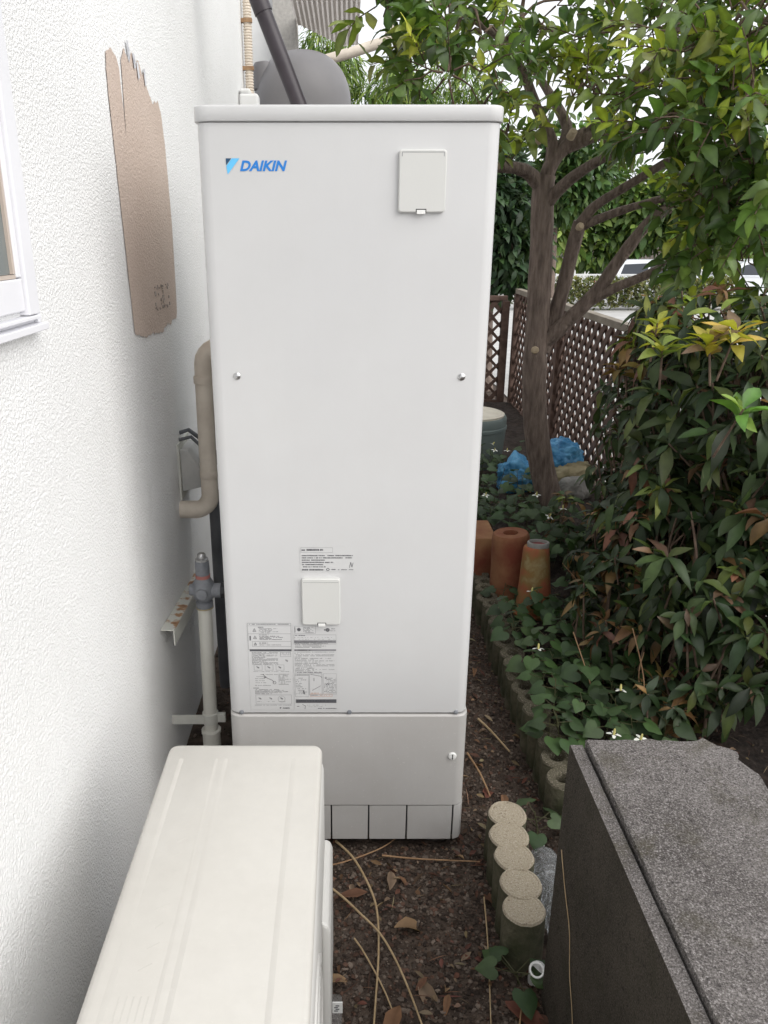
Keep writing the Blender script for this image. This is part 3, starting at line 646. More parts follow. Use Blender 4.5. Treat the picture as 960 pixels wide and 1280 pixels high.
mb = MB(); mb.loft([[(AX1 + o_, y, z) for o_, z in ((.002, .12), (.018, .12), (.020, .13), (.020, .395), (.016, .410), (.002, .418))] for y in (1.14, 1.366)]); subpart(mb, 'valve_cover', M['ac_front'], fp, smooth=None, bevel=.006)
mb = MB(); mb.box(AX1 + .0205, AX1 + .042, 1.213, 1.216, .090, .120); tg = under(mb.build('tag', M['white_pl'], smooth=None), ac); tg['label'] = 'small white tag with black print'
mb = MB()
for k in range(4): mb.box(AX1 + .024 + .003 * (k % 2), AX1 + .032 + .003 * (k % 2), 1.2122, 1.2128, .096 + .005 * k, .0985 + .005 * k)
o = subpart(mb, 'tag_print', M['ink'], tg, smooth=None); o['kind'] = 'stuff'
for y in (.70, 1.24):
    mb = MB(); mb.box(AX0 - .012, AX1 + .012, y - .025, y + .025, .055, .084); under(mb.build('foot', M['ac_front'], smooth=None, bevel=.003), ac)
for y in (.70, 1.24):
    mb = MB(); stack(mb, -.42, -.01, y - .05, y + .05, .01, [(-.01, 0), (.05, 0), (.0545, .005)])
    tag(mb.build('base_block', M['concrete'], smooth=40), 'concrete base block under the ' + ('near' if y < 1 else 'far') + ' foot of the air conditioner', 'block')

# ================================================================== BROKEN CONCRETE WALL (right foreground)
CT = .705
cw = thing('concrete_wall', 'low weathered concrete wall stub with broken corner, right foreground', 'wall', (.7, .9, 0))
def rough_block(outline, z0, z1, name, m, mtop, amp=.004, step=.012):
    pts = []
    for i, (x, y) in enumerate(outline):
        x2, y2 = outline[(i + 1) % len(outline)]; d = math.hypot(x2 - x, y2 - y); n = max(1, int(d / step))
        for k in range(n): pts.append((x + (x2 - x) * k / n, y + (y2 - y) * k / n))
    def jit(p, z, a): n = noise.noise_vector((p[0] * 40, p[1] * 40, z * 40)); n2 = noise.noise_vector((p[0] * 110, p[1] * 110, z * 90)); k_ = (.25 if p[0] < .50 else 2.0 if p[0] > .70 else 1.0); return (p[0] + (n.x + .6 * n2.x) * a * k_, p[1] + (n.y + .6 * n2.y) * a * k_, z + (n2.z * a * .5 if k_ > 1.5 and z > .6 else 0))
    cx = sum(p[0] for p in pts) / len(pts); cy = sum(p[1] for p in pts) / len(pts)
    mb = MB(); zs = [z0 + (z1 - .006 - z0) * k / 24 for k in range(25)]
    loops = [[jit(p, z, amp) for p in pts] for z in zs]
    loops.append([jit((p[0] + (cx - p[0]) * .008, p[1] + (cy - p[1]) * .008), z1 - .001, amp) for p in pts])
    mb.loft(loops, cap=False)
    bm = bmesh.new(); tv = [bm.verts.new(p) for p in loops[-1]]; bm.faces.new(tv); bmesh.ops.triangulate(bm, faces=bm.faces[:])
    bm.verts.index_update(); mb.add([v.co[:] for v in bm.verts], [tuple(v.index for v in f.verts) for f in bm.faces], mi=1); bm.free()
    return under(mb.build(name, [m, mtop], smooth=35), cw)
broken = [(.474, .45), (.80, .45), (.79, .6), (.782, .95), (.772, 1.05), (.755, 1.095), (.748, 1.14), (.764, 1.165), (.768, 1.215), (.752, 1.24), (.757, 1.287), (.735, 1.303), (.72, 1.328), (.70, 1.322), (.66, 1.316), (.60, 1.324), (.54, 1.318), (.478, 1.322)]
rough_block(broken, -.05, CT, 'slab', M['concrete'], M['concrete'], .005)
rough_block([(.445, .45), (.4705, .45), (.4705, 1.318), (.446, 1.318)], -.05, CT - .010, 'edge_strip', M['concrete_dirty'], M['concrete'], .0012)

# ================================================================== LOG EDGING
def log_mesh(r, h, hole, name, seed=0):
    mb = MB(); n = 26
    ring = lambda rr, z: [(rr * math.cos(2 * math.pi * k / n), rr * math.sin(2 * math.pi * k / n), z) for k in range(n)]
    mb.loft([ring(r, -.06), ring(r * .99, h - .006)], cap=False)
    if hole: mb.loft([ring(r * .99, h - .006), ring(r * .93, h), ring(r * .48, h), ring(r * .42, h - .006), ring(r * .40, h - .05)], cap=False, mi=1); mb.add(ring(r * .40, h - .05), [tuple(range(n))], mi=0)
    else: mb.loft([ring(r * .99, h - .006), ring(r * .93, h), ring(r * .84, h), ring(r * .82, h - .0015), ring(r * .76, h - .001)], cap=False, mi=1); mb.add(ring(r * .76, h - .001), [tuple(range(n))], mi=1)
    def chip(p):
        q = Vector((p[0] * 22 + seed * 7, p[1] * 22, p[2] * 9)); n1 = noise.noise(q); n2 = noise.noise(q * 3.1); k_ = 1 + .035 * n1 + .02 * n2
        dz = -.010 * max(0, n1 - .25) - .004 * max(0, n2) if p[2] > h - .012 and math.hypot(p[0], p[1]) > r * .7 else 0
        return (p[0] * k_, p[1] * k_, p[2] + dz)
    mb.v = [chip(p) for p in mb.v]
    return mb.mesh(name, [M['log_side'], M['log_top'] if not hole else M['log_top_old']], 45)
t = thing('log_edging', 'short tan-topped concrete log edging block beside the concrete wall', 'edging', (.43, 1.6, 0))
for k in range(5):
    o = link('log', log_mesh(.0515 + rnd.uniform(-.001, .002), .155, False, 'log', k + 1)); o.rotation_euler = (rnd.uniform(-.03, .03), rnd.uniform(-.03, .03), 0); o.location = (.4235 + .004 * k + rnd.uniform(-.002, .002), 1.432 + .0800 * k, -.006 + .002 * k + rnd.uniform(-.002, .002)); under(o, t)
for b in range(5):
    y0 = 1.93 + .41 * b
    t = thing('log_edging', 'mossy hollow-topped log edging block, ' + ('nearest in the row beside the concrete wall', 'second in the row from the concrete wall', 'third in the row, under the heart-leaved plants', 'fourth in the row, near the clay pots', 'farthest in the row, beyond the clay pots')[b], 'edging', (.63, y0, 0), 'hollow log edging along the bed')
    for k in range(5):
        o = link('hollow_log', log_mesh(.049, .15 + rnd.uniform(-.006, .006), True, 'hollow_log', 20 + b * 5 + k)); o.location = (.645 - .004 * b + .010 * math.sin(b * 2.1 + k) * .5, y0 + .081 * k, -.01 + rnd.uniform(-.008, .006) - .006 * (b % 2)); o.rotation_euler = (rnd.uniform(-.05, .05), rnd.uniform(-.04, .04), rnd.uniform(0, 3)); under(o, t)
# plastic bottle lying behind the logs, white pipe end
t = thing('plastic_bottle', 'clear ribbed plastic bottle lying behind the tan log edging', 'bottle', (.535, 1.62, .055))
mb = MB(); pr = []
for k in range(40):
    q = k / 39; r = .043 + .0022 * math.sin(q * 60)
    if q > .80: r *= max(.33, 1 - ((q - .80) / .16) ** 1.5 * .67)
    if q < .03: r *= .8
    pr.append((r, q * .29))
mb.lathe(pr, (.535, 1.45, .047), 20, Matrix.Rotation(R(-90), 4, 'X')); under(mb.build('bottle', M['clear'], smooth=60), t)
mb = MB(); mb.lathe([(.016, 0), (.016, .018), (.014, .02)], (.535, 1.738, .047), 16, Matrix.Rotation(R(-90), 4, 'X')); under(mb.build('cap', M['white_pl']), t)
mb = MB(); mb.lathe([(.018, -.03), (.018, .028), (.0165, .031), (.013, .031), (.013, .0)], (.442, 1.352, .050), 18, Matrix.Rotation(R(-20), 4, 'Y') @ Matrix.Rotation(R(40), 4, 'X')); mb.tube([(.442, 1.362, .030), (.443, 1.368, -.03)], .0165, 10)
tag(mb.build('pipe_end', M['white_pl'], smooth=45), 'short white plastic pipe end poking up between logs and concrete wall', 'pipe')

# ================================================================== POTS, BARREL, BAGS, STONE
def pot(name, label, loc, h, r0, r1, m, ring=False, tilt=(0, 0)):
    """upturned pot: wide rim at the ground, narrow base on top"""
    t = thing(name, label, 'pot', loc)
    mb = MB(); seg = 28; prof = [(r0 * 1.10, 0), (r0 * 1.12, .012), (r0 * 1.12, .05), (r0 * 1.02, .055), (r0 * .985, .07), ((r0 + r1) / 2, h * .55), (r1 * 1.04, h - .02), (r1 * 1.0, h - .006), (r1 * .93, h), (r1 * .42, h), (r1 * .40, h - .02)]
    mb.lathe(prof, (0, 0, 0), seg); mb.v = [(x * (1 + .03 * noise.noise((x * 9, y * 9, z * 9))), y * (1 + .03 * noise.noise((y * 9, z * 9, x * 9))), z) for x, y, z in mb.v]
    o = mb.build('body', m, t, smooth=45)
    if ring:
        mb = MB(); mb.lathe([(.046, -.002), (.047, .016), (.044, .020), (.038, .020), (.036, .004)], (0.004, -.006, h), 24, cap=False); rg = mb.build('rim_ring', M['stone'], t)
        mb = MB(); mb.lathe([(.037, .0), (.037, .008)], (0.004, -.006, h), 24); mb.build('red_disc', mat('wet_red_clay', (.20, .03, .03), .5), rg)
    t.rotation_euler = (tilt[0], tilt[1], rnd.uniform(0, 1)); return t
pot('clay_pot', 'orange upturned clay pot with a pale ring on top, in the bed', (.815, 3.07, .05), .345, .078, .054, M['terra_moss'], True, (R(-4), R(5)))
pot('clay_pot', 'larger dark red upturned clay pot behind the ringed pot', (.765, 3.27, .05), .34, .104, .080, M['terra_moss2'], False, (R(-3), R(-4)))
t = thing('clay_planter', 'pale orange clay planter upturned beside the heater', 'planter', (.66, 3.55, .06))
mb = MB(); stack(mb, .50, .735, 3.42, 3.72, .03, [(.05, -.01), (.09, -.01), (.095, 0), (.285, .018), (.295, .026)]); under(mb.build('planter_body', M['terra_moss2'], smooth=45), t)
t = thing('compost_barrel', 'green-grey plastic barrel with cream lid by the back fence', 'barrel', (.895, 5.5, .07))
mb = MB(); mb.lathe([(.215, 0), (.225, .02), (.24, .18), (.247, .27), (.252, .275), (.252, .295), (.246, .30), (.248, .35), (.24, .365)], (0, 0, 0), 40); mb.build('drum', M['barrel'], t)
mb = MB(); mb.lathe([(.228, .362), (.230, .378), (.21, .386), (.205, .384), (.17, .392), (.165, .390), (.10, .398), (.04, .40)], (0, 0, 0), 40); mb.build('lid', M['barrel_lid'], t)
def crumple(name, loc, size, m, label, cat, seed, amp=.35):
    bm = bmesh.new(); bmesh.ops.create_icosphere(bm, subdivisions=5, radius=1)
    for v in bm.verts:
        p = v.co.copy(); n = noise.noise(p * 1.6 + Vector((seed, 0, 0))) + .6 * abs(noise.noise(p * 4 + Vector((seed, 3, 0)))) + .35 * abs(noise.noise(p * 7 + Vector((0, seed, 0)))) + .22 * abs(noise.noise(p * 15 + Vector((2, seed, 0))))
        p *= 1 + amp * n; v.co = Vector((p.x * size[0], p.y * size[1], max(p.z, -.75) * size[2]))
    me = bpy.data.meshes.new(name); bm.to_mesh(me); bm.free(); me.materials.append(m); me.polygons.foreach_set('use_smooth', [True] * len(me.polygons))
    o = link(name, me); o.location = loc; return tag(o, label, cat)
crumple('plastic_bag', (1.11, 4.83, .17), (.13, .11, .13), M['bluebag'], 'crumpled blue plastic bag left of the tree trunk', 'bag', 1.3)
crumple('plastic_bag', (1.43, 5.05, .26), (.13, .10, .10), M['bluebag'], 'crumpled blue plastic bag right of the tree trunk', 'bag', 5.7)
crumple('sack', (1.47, 5.0, .14), (.17, .12, .10), M['tanbag'], 'tan sack under the right blue bag behind the tree', 'sack', 9.1)
crumple('stone', (1.43, 4.72, .12), (.10, .08, .09), M['stone'], 'grey stone at the foot of the tree, in front of the sack', 'stone', 2.2, .18)

# ================================================================== LATTICE FENCE
def lattice(label, org, du, width, height, name='lattice_fence', z0=.10):
    t = thing(name, label, 'fence', org); du = Vector(du); nrm = Vector((-du.y, du.x, 0)); pitch = .132; w = .046
    for layer, sgn in ((0, 1), (1, -1)):
        k = 0; c = -height
        while c < width + (height if sgn < 0 else 0):
            # centre line u = c + s (sgn>0) / u = c - s ; z = s
            a0 = max(0, -c) if sgn > 0 else max(0, c - width); a1 = min(height, width - c) if sgn > 0 else min(height, c)
            if a1 - a0 > .06:
                off = w / 2 * 1.414; dd = nrm * (.0075 * (1 if layer else -1)); th = nrm * .0045
                q = []
                for s_ in (a0, a1):
                    u_ = c + sgn * s_
                    for e in (-off, off):
                        uu = min(max(u_ + e, 0), width); q.append(du * uu + Vector((0, 0, z0 + s_)))
                vs_ = [p + dd - th for p in q] + [p + dd + th for p in q]
                mb = MB(); mb.add(vs_, [(0, 1, 3, 2), (4, 6, 7, 5), (0, 4, 5, 1), (2, 3, 7, 6), (0, 2, 6, 4), (1, 5, 7, 3)]); mb.build('slat', M['lattice'], t, smooth=None)
            c += pitch
    def bar(a, b, z_a, z_b, dpt, nm, m):
        mb = MB(); q = [du * a, du * b]; n2 = nrm * dpt
        mb.add([q[0] - n2 + Vector((0, 0, z_a)), q[1] - n2 + Vector((0, 0, z_a)), q[1] + n2 + Vector((0, 0, z_a)), q[0] + n2 + Vector((0, 0, z_a)), q[0] - n2 + Vector((0, 0, z_b)), q[1] - n2 + Vector((0, 0, z_b)), q[1] + n2 + Vector((0, 0, z_b)), q[0] + n2 + Vector((0, 0, z_b))],
               [(0, 3, 2, 1), (4, 5, 6, 7), (0, 1, 5, 4), (1, 2, 6, 5), (2, 3, 7, 6), (3, 0, 4, 7)]); mb.build(nm, m, t, smooth=None, bevel=.003)
    bar(-.01, width + .01, z0 + height + .001, z0 + height + .045, .03, 'top_rail', M['cap_rail'] if width > 3 else M['lattice']); bar(0, width, z0 - .045, z0 - .001, .02, 'bottom_rail', M['lattice'])
    n = max(1, round(width / 1.6))
    for k in range(n + 1): u_ = width * k / n; bar(u_ - .035, u_ + .035, -.05, z0 + height - .004, .034, 'post', M['lattice'])
    return t
lattice('brown lattice fence running along the right side behind tree and shrubs', (1.62, 7.62, 0), (0, -1, 0), 4.8, 1.02)
lattice('short brown lattice fence panel across the back behind the barrel', (.25, 7.70, 0), (1, 0, 0), 1.27, .95)

# ================================================================== GREY TANK, DOWNPIPE, NEIGHBOUR ROOF
t = thing('storage_tank', 'grey dome-topped storage tank behind the heater', 'tank', (-.262, 5.25, 0))
mb = MB(); prof = [(.29, .0), (.29, 2.38)] + [(.29 * math.cos(R(a)) ** .8, 2.38 + .285 * math.sin(R(a))) for a in range(8, 86, 7)]; mb.lathe(prof, (0, 0, 0), 48); mb.build('shell', M['grey_tank'], t, smooth=50)
mb = MB(); mb.lathe([(.075, 0), (.075, .11), (.06, .14), (.02, .15)], (-.215, -.06, 2.45), 20); mb.build('filler_cap', M['grey_tank'], t)
mb = MB(); mb.tube([(-.03, 3.25, .0), (-.03, 3.25, 1.6), (-.05, 3.25, 1.80), (-.17, 3.25, 2.09), (-.35, 3.25, 2.53), (-.45, 3.25, 2.78)], [.030] * 6, 14)
t = thing('downpipe', 'dark brown downpipe slanting up behind the heater', 'downpipe', (-.03, 3.25, 0)); under(mb.build('pipe', M['downpipe'], smooth=60), t)
mb = MB(); mb.tube([(-.297, 3.25, 2.40), (-.352, 3.25, 2.535)], .0335, 14); under(mb.build('joint', M['downpipe'], smooth=60), t)
mb = MB(); mb.tube([(-.45, 3.25, 2.78), (WX, 3.25, 2.83)], .012, 10); under(mb.build('wall_strut', M['downpipe'], smooth=60), t)
nb = thing('neighbour_building', 'neighbouring building corner with ribbed eave above the grey tank', 'building', (-.6, 7.5, 0))
mb = MB(); mb.box(-.57, -.395, 7.0, 7.4, -.1, 4.2); under(mb.build('pillar', M['render_wall'], smooth=None), nb)
mb = MB(); mb.box(-1.6, -.5705, 7.1, 9.0, -.1, 4.2); under(mb.build('wall', M['panel_white'], smooth=None), nb)
def poly_slab(pts, z0, z1, name, m):
    mb = MB(); mb.loft([[(x, y, z0) for x, y in pts], [(x, y, z1) for x, y in pts]]); return under(mb.build(name, m, smooth=None), nb)
ev = poly_slab([(-.394, 5.6), (.10, 5.6), (.10, 7.86), (-.02, 7.93), (-.394, 7.12)], 3.215, 3.225, 'eave', M['soffit'])
k = 0
for i in range(14):
    x = -.380 + .0355 * i; y1 = min(7.12 + (x + .394) * 2.16, 7.85); mb = MB(); mb.box(x, x + .020, 6.45, y1 - .02, 3.203, 3.2145); subpart(mb, 'soffit_rib', M['soffit'], ev, smooth=None)
mb = MB(); mb.box(-.394, .099, 5.6, 6.44, 3.208, 3.2145); subpart(mb, 'soffit_board', M['soffit'], ev, smooth=None)
mb = MB(); mb.tube([(-.30, 5.62, 2.632), (-.166, 5.6, 2.673), (.05, 5.6, 2.728), (.245, 5.6, 2.785)], .031, 12); mb.tube([(.235, 5.6, 2.775), (.262, 5.6, 2.795), (.275, 5.6, 2.84), (.275, 5.62, 3.2)], .033, 12)
under(mb.build('gutter_pipe', M['pipe_cream'], smooth=60), nb)

# ================================================================== LEAVES
def leaf_shape(Lh, W, fold=.25, curl=.25, prof=((0, .10), (.12, .45), (.35, .95), (.6, .92), (.82, .55), (1, .02)), wavy=.0, twist=0.):
    """leaf lying along +X, upper side +Z: rows of left / mid / right"""
    v = []; f = []
    for i, (t_, w_) in enumerate(prof):
        x = t_ * Lh; zc = -curl * Lh * t_ ** 2 + .04 * Lh * math.sin(t_ * 3); hw = w_ * W / 2
        wv = wavy * W * math.sin(i * 2.4)
        ct, st_ = math.cos(twist * t_), math.sin(twist * t_)
        for yy, zz in ((hw, hw * fold + wv), (0, 0), (-hw, hw * fold - wv)): v.append((x, yy * ct - zz * st_, zc + yy * st_ + zz * ct))
    for i in range(len(prof) - 1):
        a = i * 3; f += [(a, a + 1, a + 4, a + 3), (a + 1, a + 2, a + 5, a + 4)]
    return np.array(v), f
def heart_shape(S):
    o = [(0, 0), (-.16, .16), (-.18, .36), (-.02, .52), (.22, .54), (.50, .40), (.78, .18), (1, 0)]
    v = [(x * S, y * S, -.22 * S * abs(y) - .22 * S * max(x, 0) ** 2 + .05 * S * math.sin(x * 9 + y * 7)) for x, y in o] + [(x * S, -y * S, -.10 * S * abs(y) - .22 * S * max(x, 0) ** 2 + .05 * S * math.sin(x * 8 - y * 9)) for x, y in o[1:-1]] + [(.33 * S, 0, -.01 * S), (.65 * S, 0, -.05 * S)]
    n = len(o); r = [0] + list(range(n, n + n - 2)) + [n - 1]; m1, m2 = n + n - 2, n + n - 1
    f = [(0, m1, 2, 1), (m1, 4, 3, 2), (m1, m2, 5, 4), (m2, 7, 6, 5), (0, r[1], r[2], m1), (m1, r[2], r[3], r[4]), (m1, r[4], r[5], m2), (m2, r[5], r[6], 7)]
    return np.array(v), f
def basis(d, up):
    d = Vector(d).normalized(); up = Vector(up); s_ = up.cross(d)
    if s_.length < 1e-4: s_ = Vector((1, 0, 0)).cross(d)
    s_.normalize(); n = d.cross(s_); return Matrix((d, s_, n)).transposed()
class Foliage:
    """collects leaves (position, orientation, variant, colour); the ones that show largest become objects"""
    def __init__(s, shapes, mid=1.35): s.sh = shapes; s.items = []; s.mid = mid
    def put(s, p, d, up, scale, col, k=None):
        s.items.append((Vector(p), basis(d, up), scale, rnd.randrange(len(s.sh)) if k is None else k, col))
    def colors(s, k, col):
        n = len(s.sh[k][0]); c = np.tile(np.array(col), (n, 1))
        if n == 18: c[1::3] *= s.mid
        return c
    def finish(s, parent, m, n_obj=300, rest='foliage', name='leaf', rest_label=None):
        order = sorted(range(len(s.items)), key=lambda i: -(s.items[i][2] / inframe(s.items[i][0], 0) if inframe(s.items[i][0], 0) else 0))
        objs = [i for i in order[:n_obj] if inframe(s.items[i][0], 0)]; oset = set(objs)
        cache = {}; inv = parent.matrix_basis.inverted()
        for i in objs:
            p, B, sc, k, col = s.items[i]; key = (k, tuple(round(c * 40) for c in col))
            if key not in cache:
                me = bpy.data.meshes.new(name); me.from_pydata(s.sh[k][0].tolist(), [], s.sh[k][1]); me.materials.append(m)
                a = me.color_attributes.new('Col', 'FLOAT_COLOR', 'POINT'); cc = s.colors(k, col); a.data.foreach_set('color', np.c_[cc, np.ones(len(cc))].astype(np.float32).ravel())
                me.polygons.foreach_set('use_smooth', [True] * len(me.polygons)); cache[key] = me
            o = bpy.data.objects.new(name, cache[key]); COL.objects.link(o); o.parent = parent
            o.matrix_basis = inv @ (Matrix.Translation(p) @ B.to_4x4() @ Matrix.Scale(sc, 4))
        V = []; F = []; C = []; off = 0; iv = np.array(inv)
        for i, (p, B, sc, k, col) in enumerate(s.items):
            if i in oset: continue
            q = s.sh[k][0] * sc @ np.array(B).T + np.array(p); V.append(q); F.extend([tuple(j + off for j in f) for f in s.sh[k][1]]); off += len(q); C.append(s.colors(k, col))
        if V:
            V = np.concatenate(V); C = np.concatenate(C); V = V @ iv[:3, :3].T + iv[:3, 3]
            me = bpy.data.meshes.new(rest); me.from_pydata(V.tolist(), [], F); me.materials.append(m)
            a = me.color_attributes.new('Col', 'FLOAT_COLOR', 'POINT'); a.data.foreach_set('color', np.c_[C, np.ones(len(C))].astype(np.float32).ravel())
            me.polygons.foreach_set('use_smooth', [True] * len(me.polygons))
            o = link(rest, me, parent); o['kind'] = 'stuff'
        return len(s.items)
def rv(a=1.0): return Vector((rnd.uniform(-a, a), rnd.uniform(-a, a), rnd.uniform(-a, a)))
def ball():
    while True:
        p = rv()
        if p.length < 1: return p
def vary(c, a=.25):
    k = rnd.uniform(1 - a, 1 + a); return tuple(max(.004, x * k * rnd.uniform(.9, 1.1)) for x in c)

# ---------------- citrus tree
tree = thing('citrus_tree', 'leaning citrus tree with forked brown trunk and glossy leaves', 'tree', (1.203, 4.3, .0))
def smooth_path(pts, n=4):
    pts = [Vector(p) for p in pts]; out_ = []
    for i in range(len(pts) - 1):
        p0, p1, p2, p3 = pts[max(i - 1, 0)], pts[i], pts[i + 1], pts[min(i + 2, len(pts) - 1)]
        for k in range(n):
            t_ = k / n; out_.append(.5 * ((2 * p1) + (p2 - p0) * t_ + (2 * p0 - 5 * p1 + 4 * p2 - p3) * t_ ** 2 + (3 * p1 - p0 - 3 * p2 + p3) * t_ ** 3))
    return out_ + [pts[-1]]
def limb(mb, pts, r0, r1, seg=12, wob=.05, flare=0):
    ps = smooth_path(pts); n = len(ps); rr = []
    for i in range(n):
        t_ = i / (n - 1); rr.append((r0 + (r1 - r0) * t_) * (1 + rnd.uniform(-wob, wob)) + flare * math.exp(-i * .8))
    mb.tube(ps, rr, seg)
mb = MB(); limb(mb, [(1.225, 4.28, -.05), (1.19, 4.29, .15), (1.11, 4.3, .42), (1.052, 4.3, .70), (1.028, 4.3, .98), (1.025, 4.3, 1.22), (1.012, 4.3, 1.62), (1.0, 4.3, 1.84), (1.005, 4.3, 1.93)], .076, .052, 18, .03, .03)
under(mb.build('trunk', M['bark'], smooth=80), tree)
branches = [([(1.0, 4.3, 1.86), (.92, 4.27, 1.935), (.835, 4.2, 1.957), (.70, 4.1, 1.96), (.58, 4.0, 2.02)], .040, .02),
    ([(1.06, 4.3, 1.05), (1.12, 4.32, 1.24), (1.155, 4.31, 1.42), (1.172, 4.28, 1.58), (1.19, 4.25, 1.71)], .044, .034),
    ([(1.19, 4.25, 1.70), (1.24, 4.2, 1.78), (1.34, 4.1, 1.86), (1.50, 3.95, 1.98), (1.62, 3.8, 2.1)], .028, .014),
    ([(1.19, 4.26, 1.68), (1.30, 4.2, 1.735), (1.45, 4.1, 1.79), (1.62, 3.95, 1.84), (1.8, 3.8, 1.9)], .024, .012),
    ([(1.07, 4.3, 1.10), (1.16, 4.26, 1.20), (1.299, 4.2, 1.375), (1.387, 4.15, 1.545), (1.508, 4.05, 1.74), (1.70, 3.9, 1.84), (1.95, 3.7, 1.93)], .044, .020),
    ([(1.24, 4.23, 1.30), (1.36, 4.16, 1.385), (1.501, 4.08, 1.46), (1.653, 3.9, 1.585), (1.86, 3.7, 1.68)], .030, .012),
    ([(1.03, 4.3, 2.0), (1.02, 4.29, 2.09), (.93, 4.25, 2.22), (.846, 4.2, 2.358), (.72, 4.1, 2.48), (.52, 3.95, 2.56)], .034, .016),
    ([(1.0, 4.3, 1.88), (1.04, 4.3, 2.0), (1.13, 4.27, 2.09), (1.219, 4.25, 2.146), (1.33, 4.18, 2.28), (1.426, 4.1, 2.392), (1.50, 4.05, 2.55), (1.567, 4.0, 2.66), (1.65, 3.9, 3.0)], .040, .018),
    ([(1.10, 4.28, 2.06), (1.20, 4.24, 2.10), (1.302, 4.2, 2.125), (1.45, 4.1, 2.16), (1.62, 3.95, 2.21), (1.85, 3.7, 2.3)], .036, .014),
    ([(1.08, 4.3, 2.06), (1.10, 4.33, 2.16), (1.02, 4.42, 2.32), (.93, 4.5, 2.48), (.88, 4.55, 2.7)], .032, .012),
    ([(1.02, 4.28, 1.80), (1.10, 4.2, 1.90), (1.22, 4.05, 1.99), (1.36, 3.9, 2.02)], .036, .014)]
for pts, r0, r1 in branches:
    mb = MB(); limb(mb, pts, r0, r1, 10); under(mb.build('branch', M['bark'], smooth=80), tree)
for p, d, r in (((1.01, 4.240, 1.065), (-.1, -1, .1), .018), ((1.185, 4.215, 1.69), (.2, -1, .4), .016), ((.695, 4.05, 1.965), (-1, -.7, .1), .017), ((.93, 4.17, 2.10), (0, -1, .8), .018), ((1.10, 4.19, 2.12), (.2, -1, .8), .017)):
    d = Vector(d).normalized(); mb = MB(); p = Vector(p); mb.tube([p - d * .04, p, p + d * .006], [r * 1.25, r * 1.15, r * .9], 12); under(mb.build('pruned_stub', M['cut_wood'], smooth=40), tree)
clusters = [(0.15,3.60,2.54,0.12,6,0), (0.31,3.50,2.39,0.17,12,0), (0.39,3.40,2.24,0.20,14,0), (0.54,3.60,2.41,0.20,10,0), (0.38,3.80,2.54,0.25,10,0), (0.61,3.60,2.21,0.15,8,0), (0.70,3.80,2.07,0.11,6,1), (0.92,4.00,2.50,0.20,4,0), (1.09,4.20,2.46,0.18,5,0), (1.28,4.20,2.55,0.27,15,0), (0.99,4.20,2.67,0.28,7,0), (1.30,3.80,2.48,0.35,26,0), (1.24,4.00,2.30,0.16,4,0), (1.33,3.60,2.23,0.26,18,0), (1.34,3.20,2.28,0.30,26,1), (1.35,3.00,2.33,0.25,16,1), (1.31,3.20,2.07,0.25,22,0), (1.34,2.90,2.06,0.22,16,0), (1.38,3.60,2.03,0.18,13,0), (1.40,3.20,1.91,0.25,22,0), (1.45,3.00,1.84,0.22,18,0), (1.09,3.90,2.26,0.10,6,2), (1.54,3.40,1.79,0.20,16,0), (1.49,3.20,1.69,0.22,16,0), (1.56,3.50,1.62,0.13,7,0), (1.59,3.30,1.60,0.15,8,0), (0.72,3.90,1.96,0.08,3,1),
    (1.9, 3.4, 2.2, .4, 30, 0), (2.0, 3.2, 1.8, .3, 18, 0), (1.6, 3.6, 2.9, .5, 30, 0), (.9, 4.3, 3.1, .5, 12, 0), (.4, 3.9, 2.9, .35, 8, 0)]
CIT = [leaf_shape(.085 * q_, .042 * (1.6 - .6 * q_), fo, c, wavy=w_, twist=tw_) for fo, c, w_, tw_, q_ in ((.22, .10, .0, .3, 1), (.35, .30, .04, -.5, 1.1), (.15, .55, .0, .2, .9), (.30, -.05, .05, .7, 1), (.5, .2, .02, -.2, .95), (.1, .35, .07, .9, 1.15), (.28, .7, .03, -.8, .85))]
DG, MG, YG, OL = (.066, .112, .030), (.112, .168, .042), (.34, .40, .06), (.17, .205, .05)
fol = Foliage(CIT, 1.5); tw = MB()
ends = [Vector(b[0][-1]) for b in branches] + [Vector(b[0][-2]) for b in branches]
for cx, cy, cz, r, n, hue in clusters:
    C = Vector((cx, cy, cz)); e = min(ends, key=lambda q: (q - C).length)
    mid = (e + C) / 2 + Vector((0, 0, .06)); tw.tube(smooth_path([e, mid, C], 3), [.011, .009, .008, .007, .006, .005, .005], 6)
    for k in range(n):
        b = C + ball() * r; d = (b - C) * 1.2 + rv(.10) + Vector((0, -.05, .06)); d = d.normalized()
        if hue == 2: d = (Vector((0, 0, 1)) + rv(.5)).normalized()
        ln = rnd.uniform(.09, .20); tip = b + d * ln + Vector((0, 0, -.02))
        tw.tube([b - d * .05, b + d * ln * .5, tip], [.003, .0025, .0015], 5)
        if rnd.random() < .6: tw.tube([C + (b - C) * .15, (C + b) / 2 + Vector((0, 0, .015)), b - d * .05], [.005, .004, .003], 5)
        young = hue == 2 or (hue == 1 and rnd.random() < .35) or rnd.random() < .13
        nl = rnd.randint(7, 11); base = YG if young else rnd.choice((DG, DG, MG, MG, OL))
        for j in range(nl):
            q = j / nl; p = b + (tip - b) * (q * 1.05); a = j * 2.4 + rnd.uniform(-.4, .4)
            s1 = d.orthogonal().normalized(); s2 = d.cross(s1)
            ld = d * (.5 + .5 * q) + (s1 * math.cos(a) + s2 * math.sin(a)) * .9 + Vector((0, 0, -.12 if not young else .3))
            fol.put(p, ld, Vector((0, -.2, 1)) + rv(.55), rnd.uniform(.75, 1.3) * (.8 if young else 1.0), vary(base))
NCIT = fol.finish(tree, M['leaf'])
o = under(tw.build('twigs', M['bark_thin'], smooth=80), tree); o['kind'] = 'stuff'

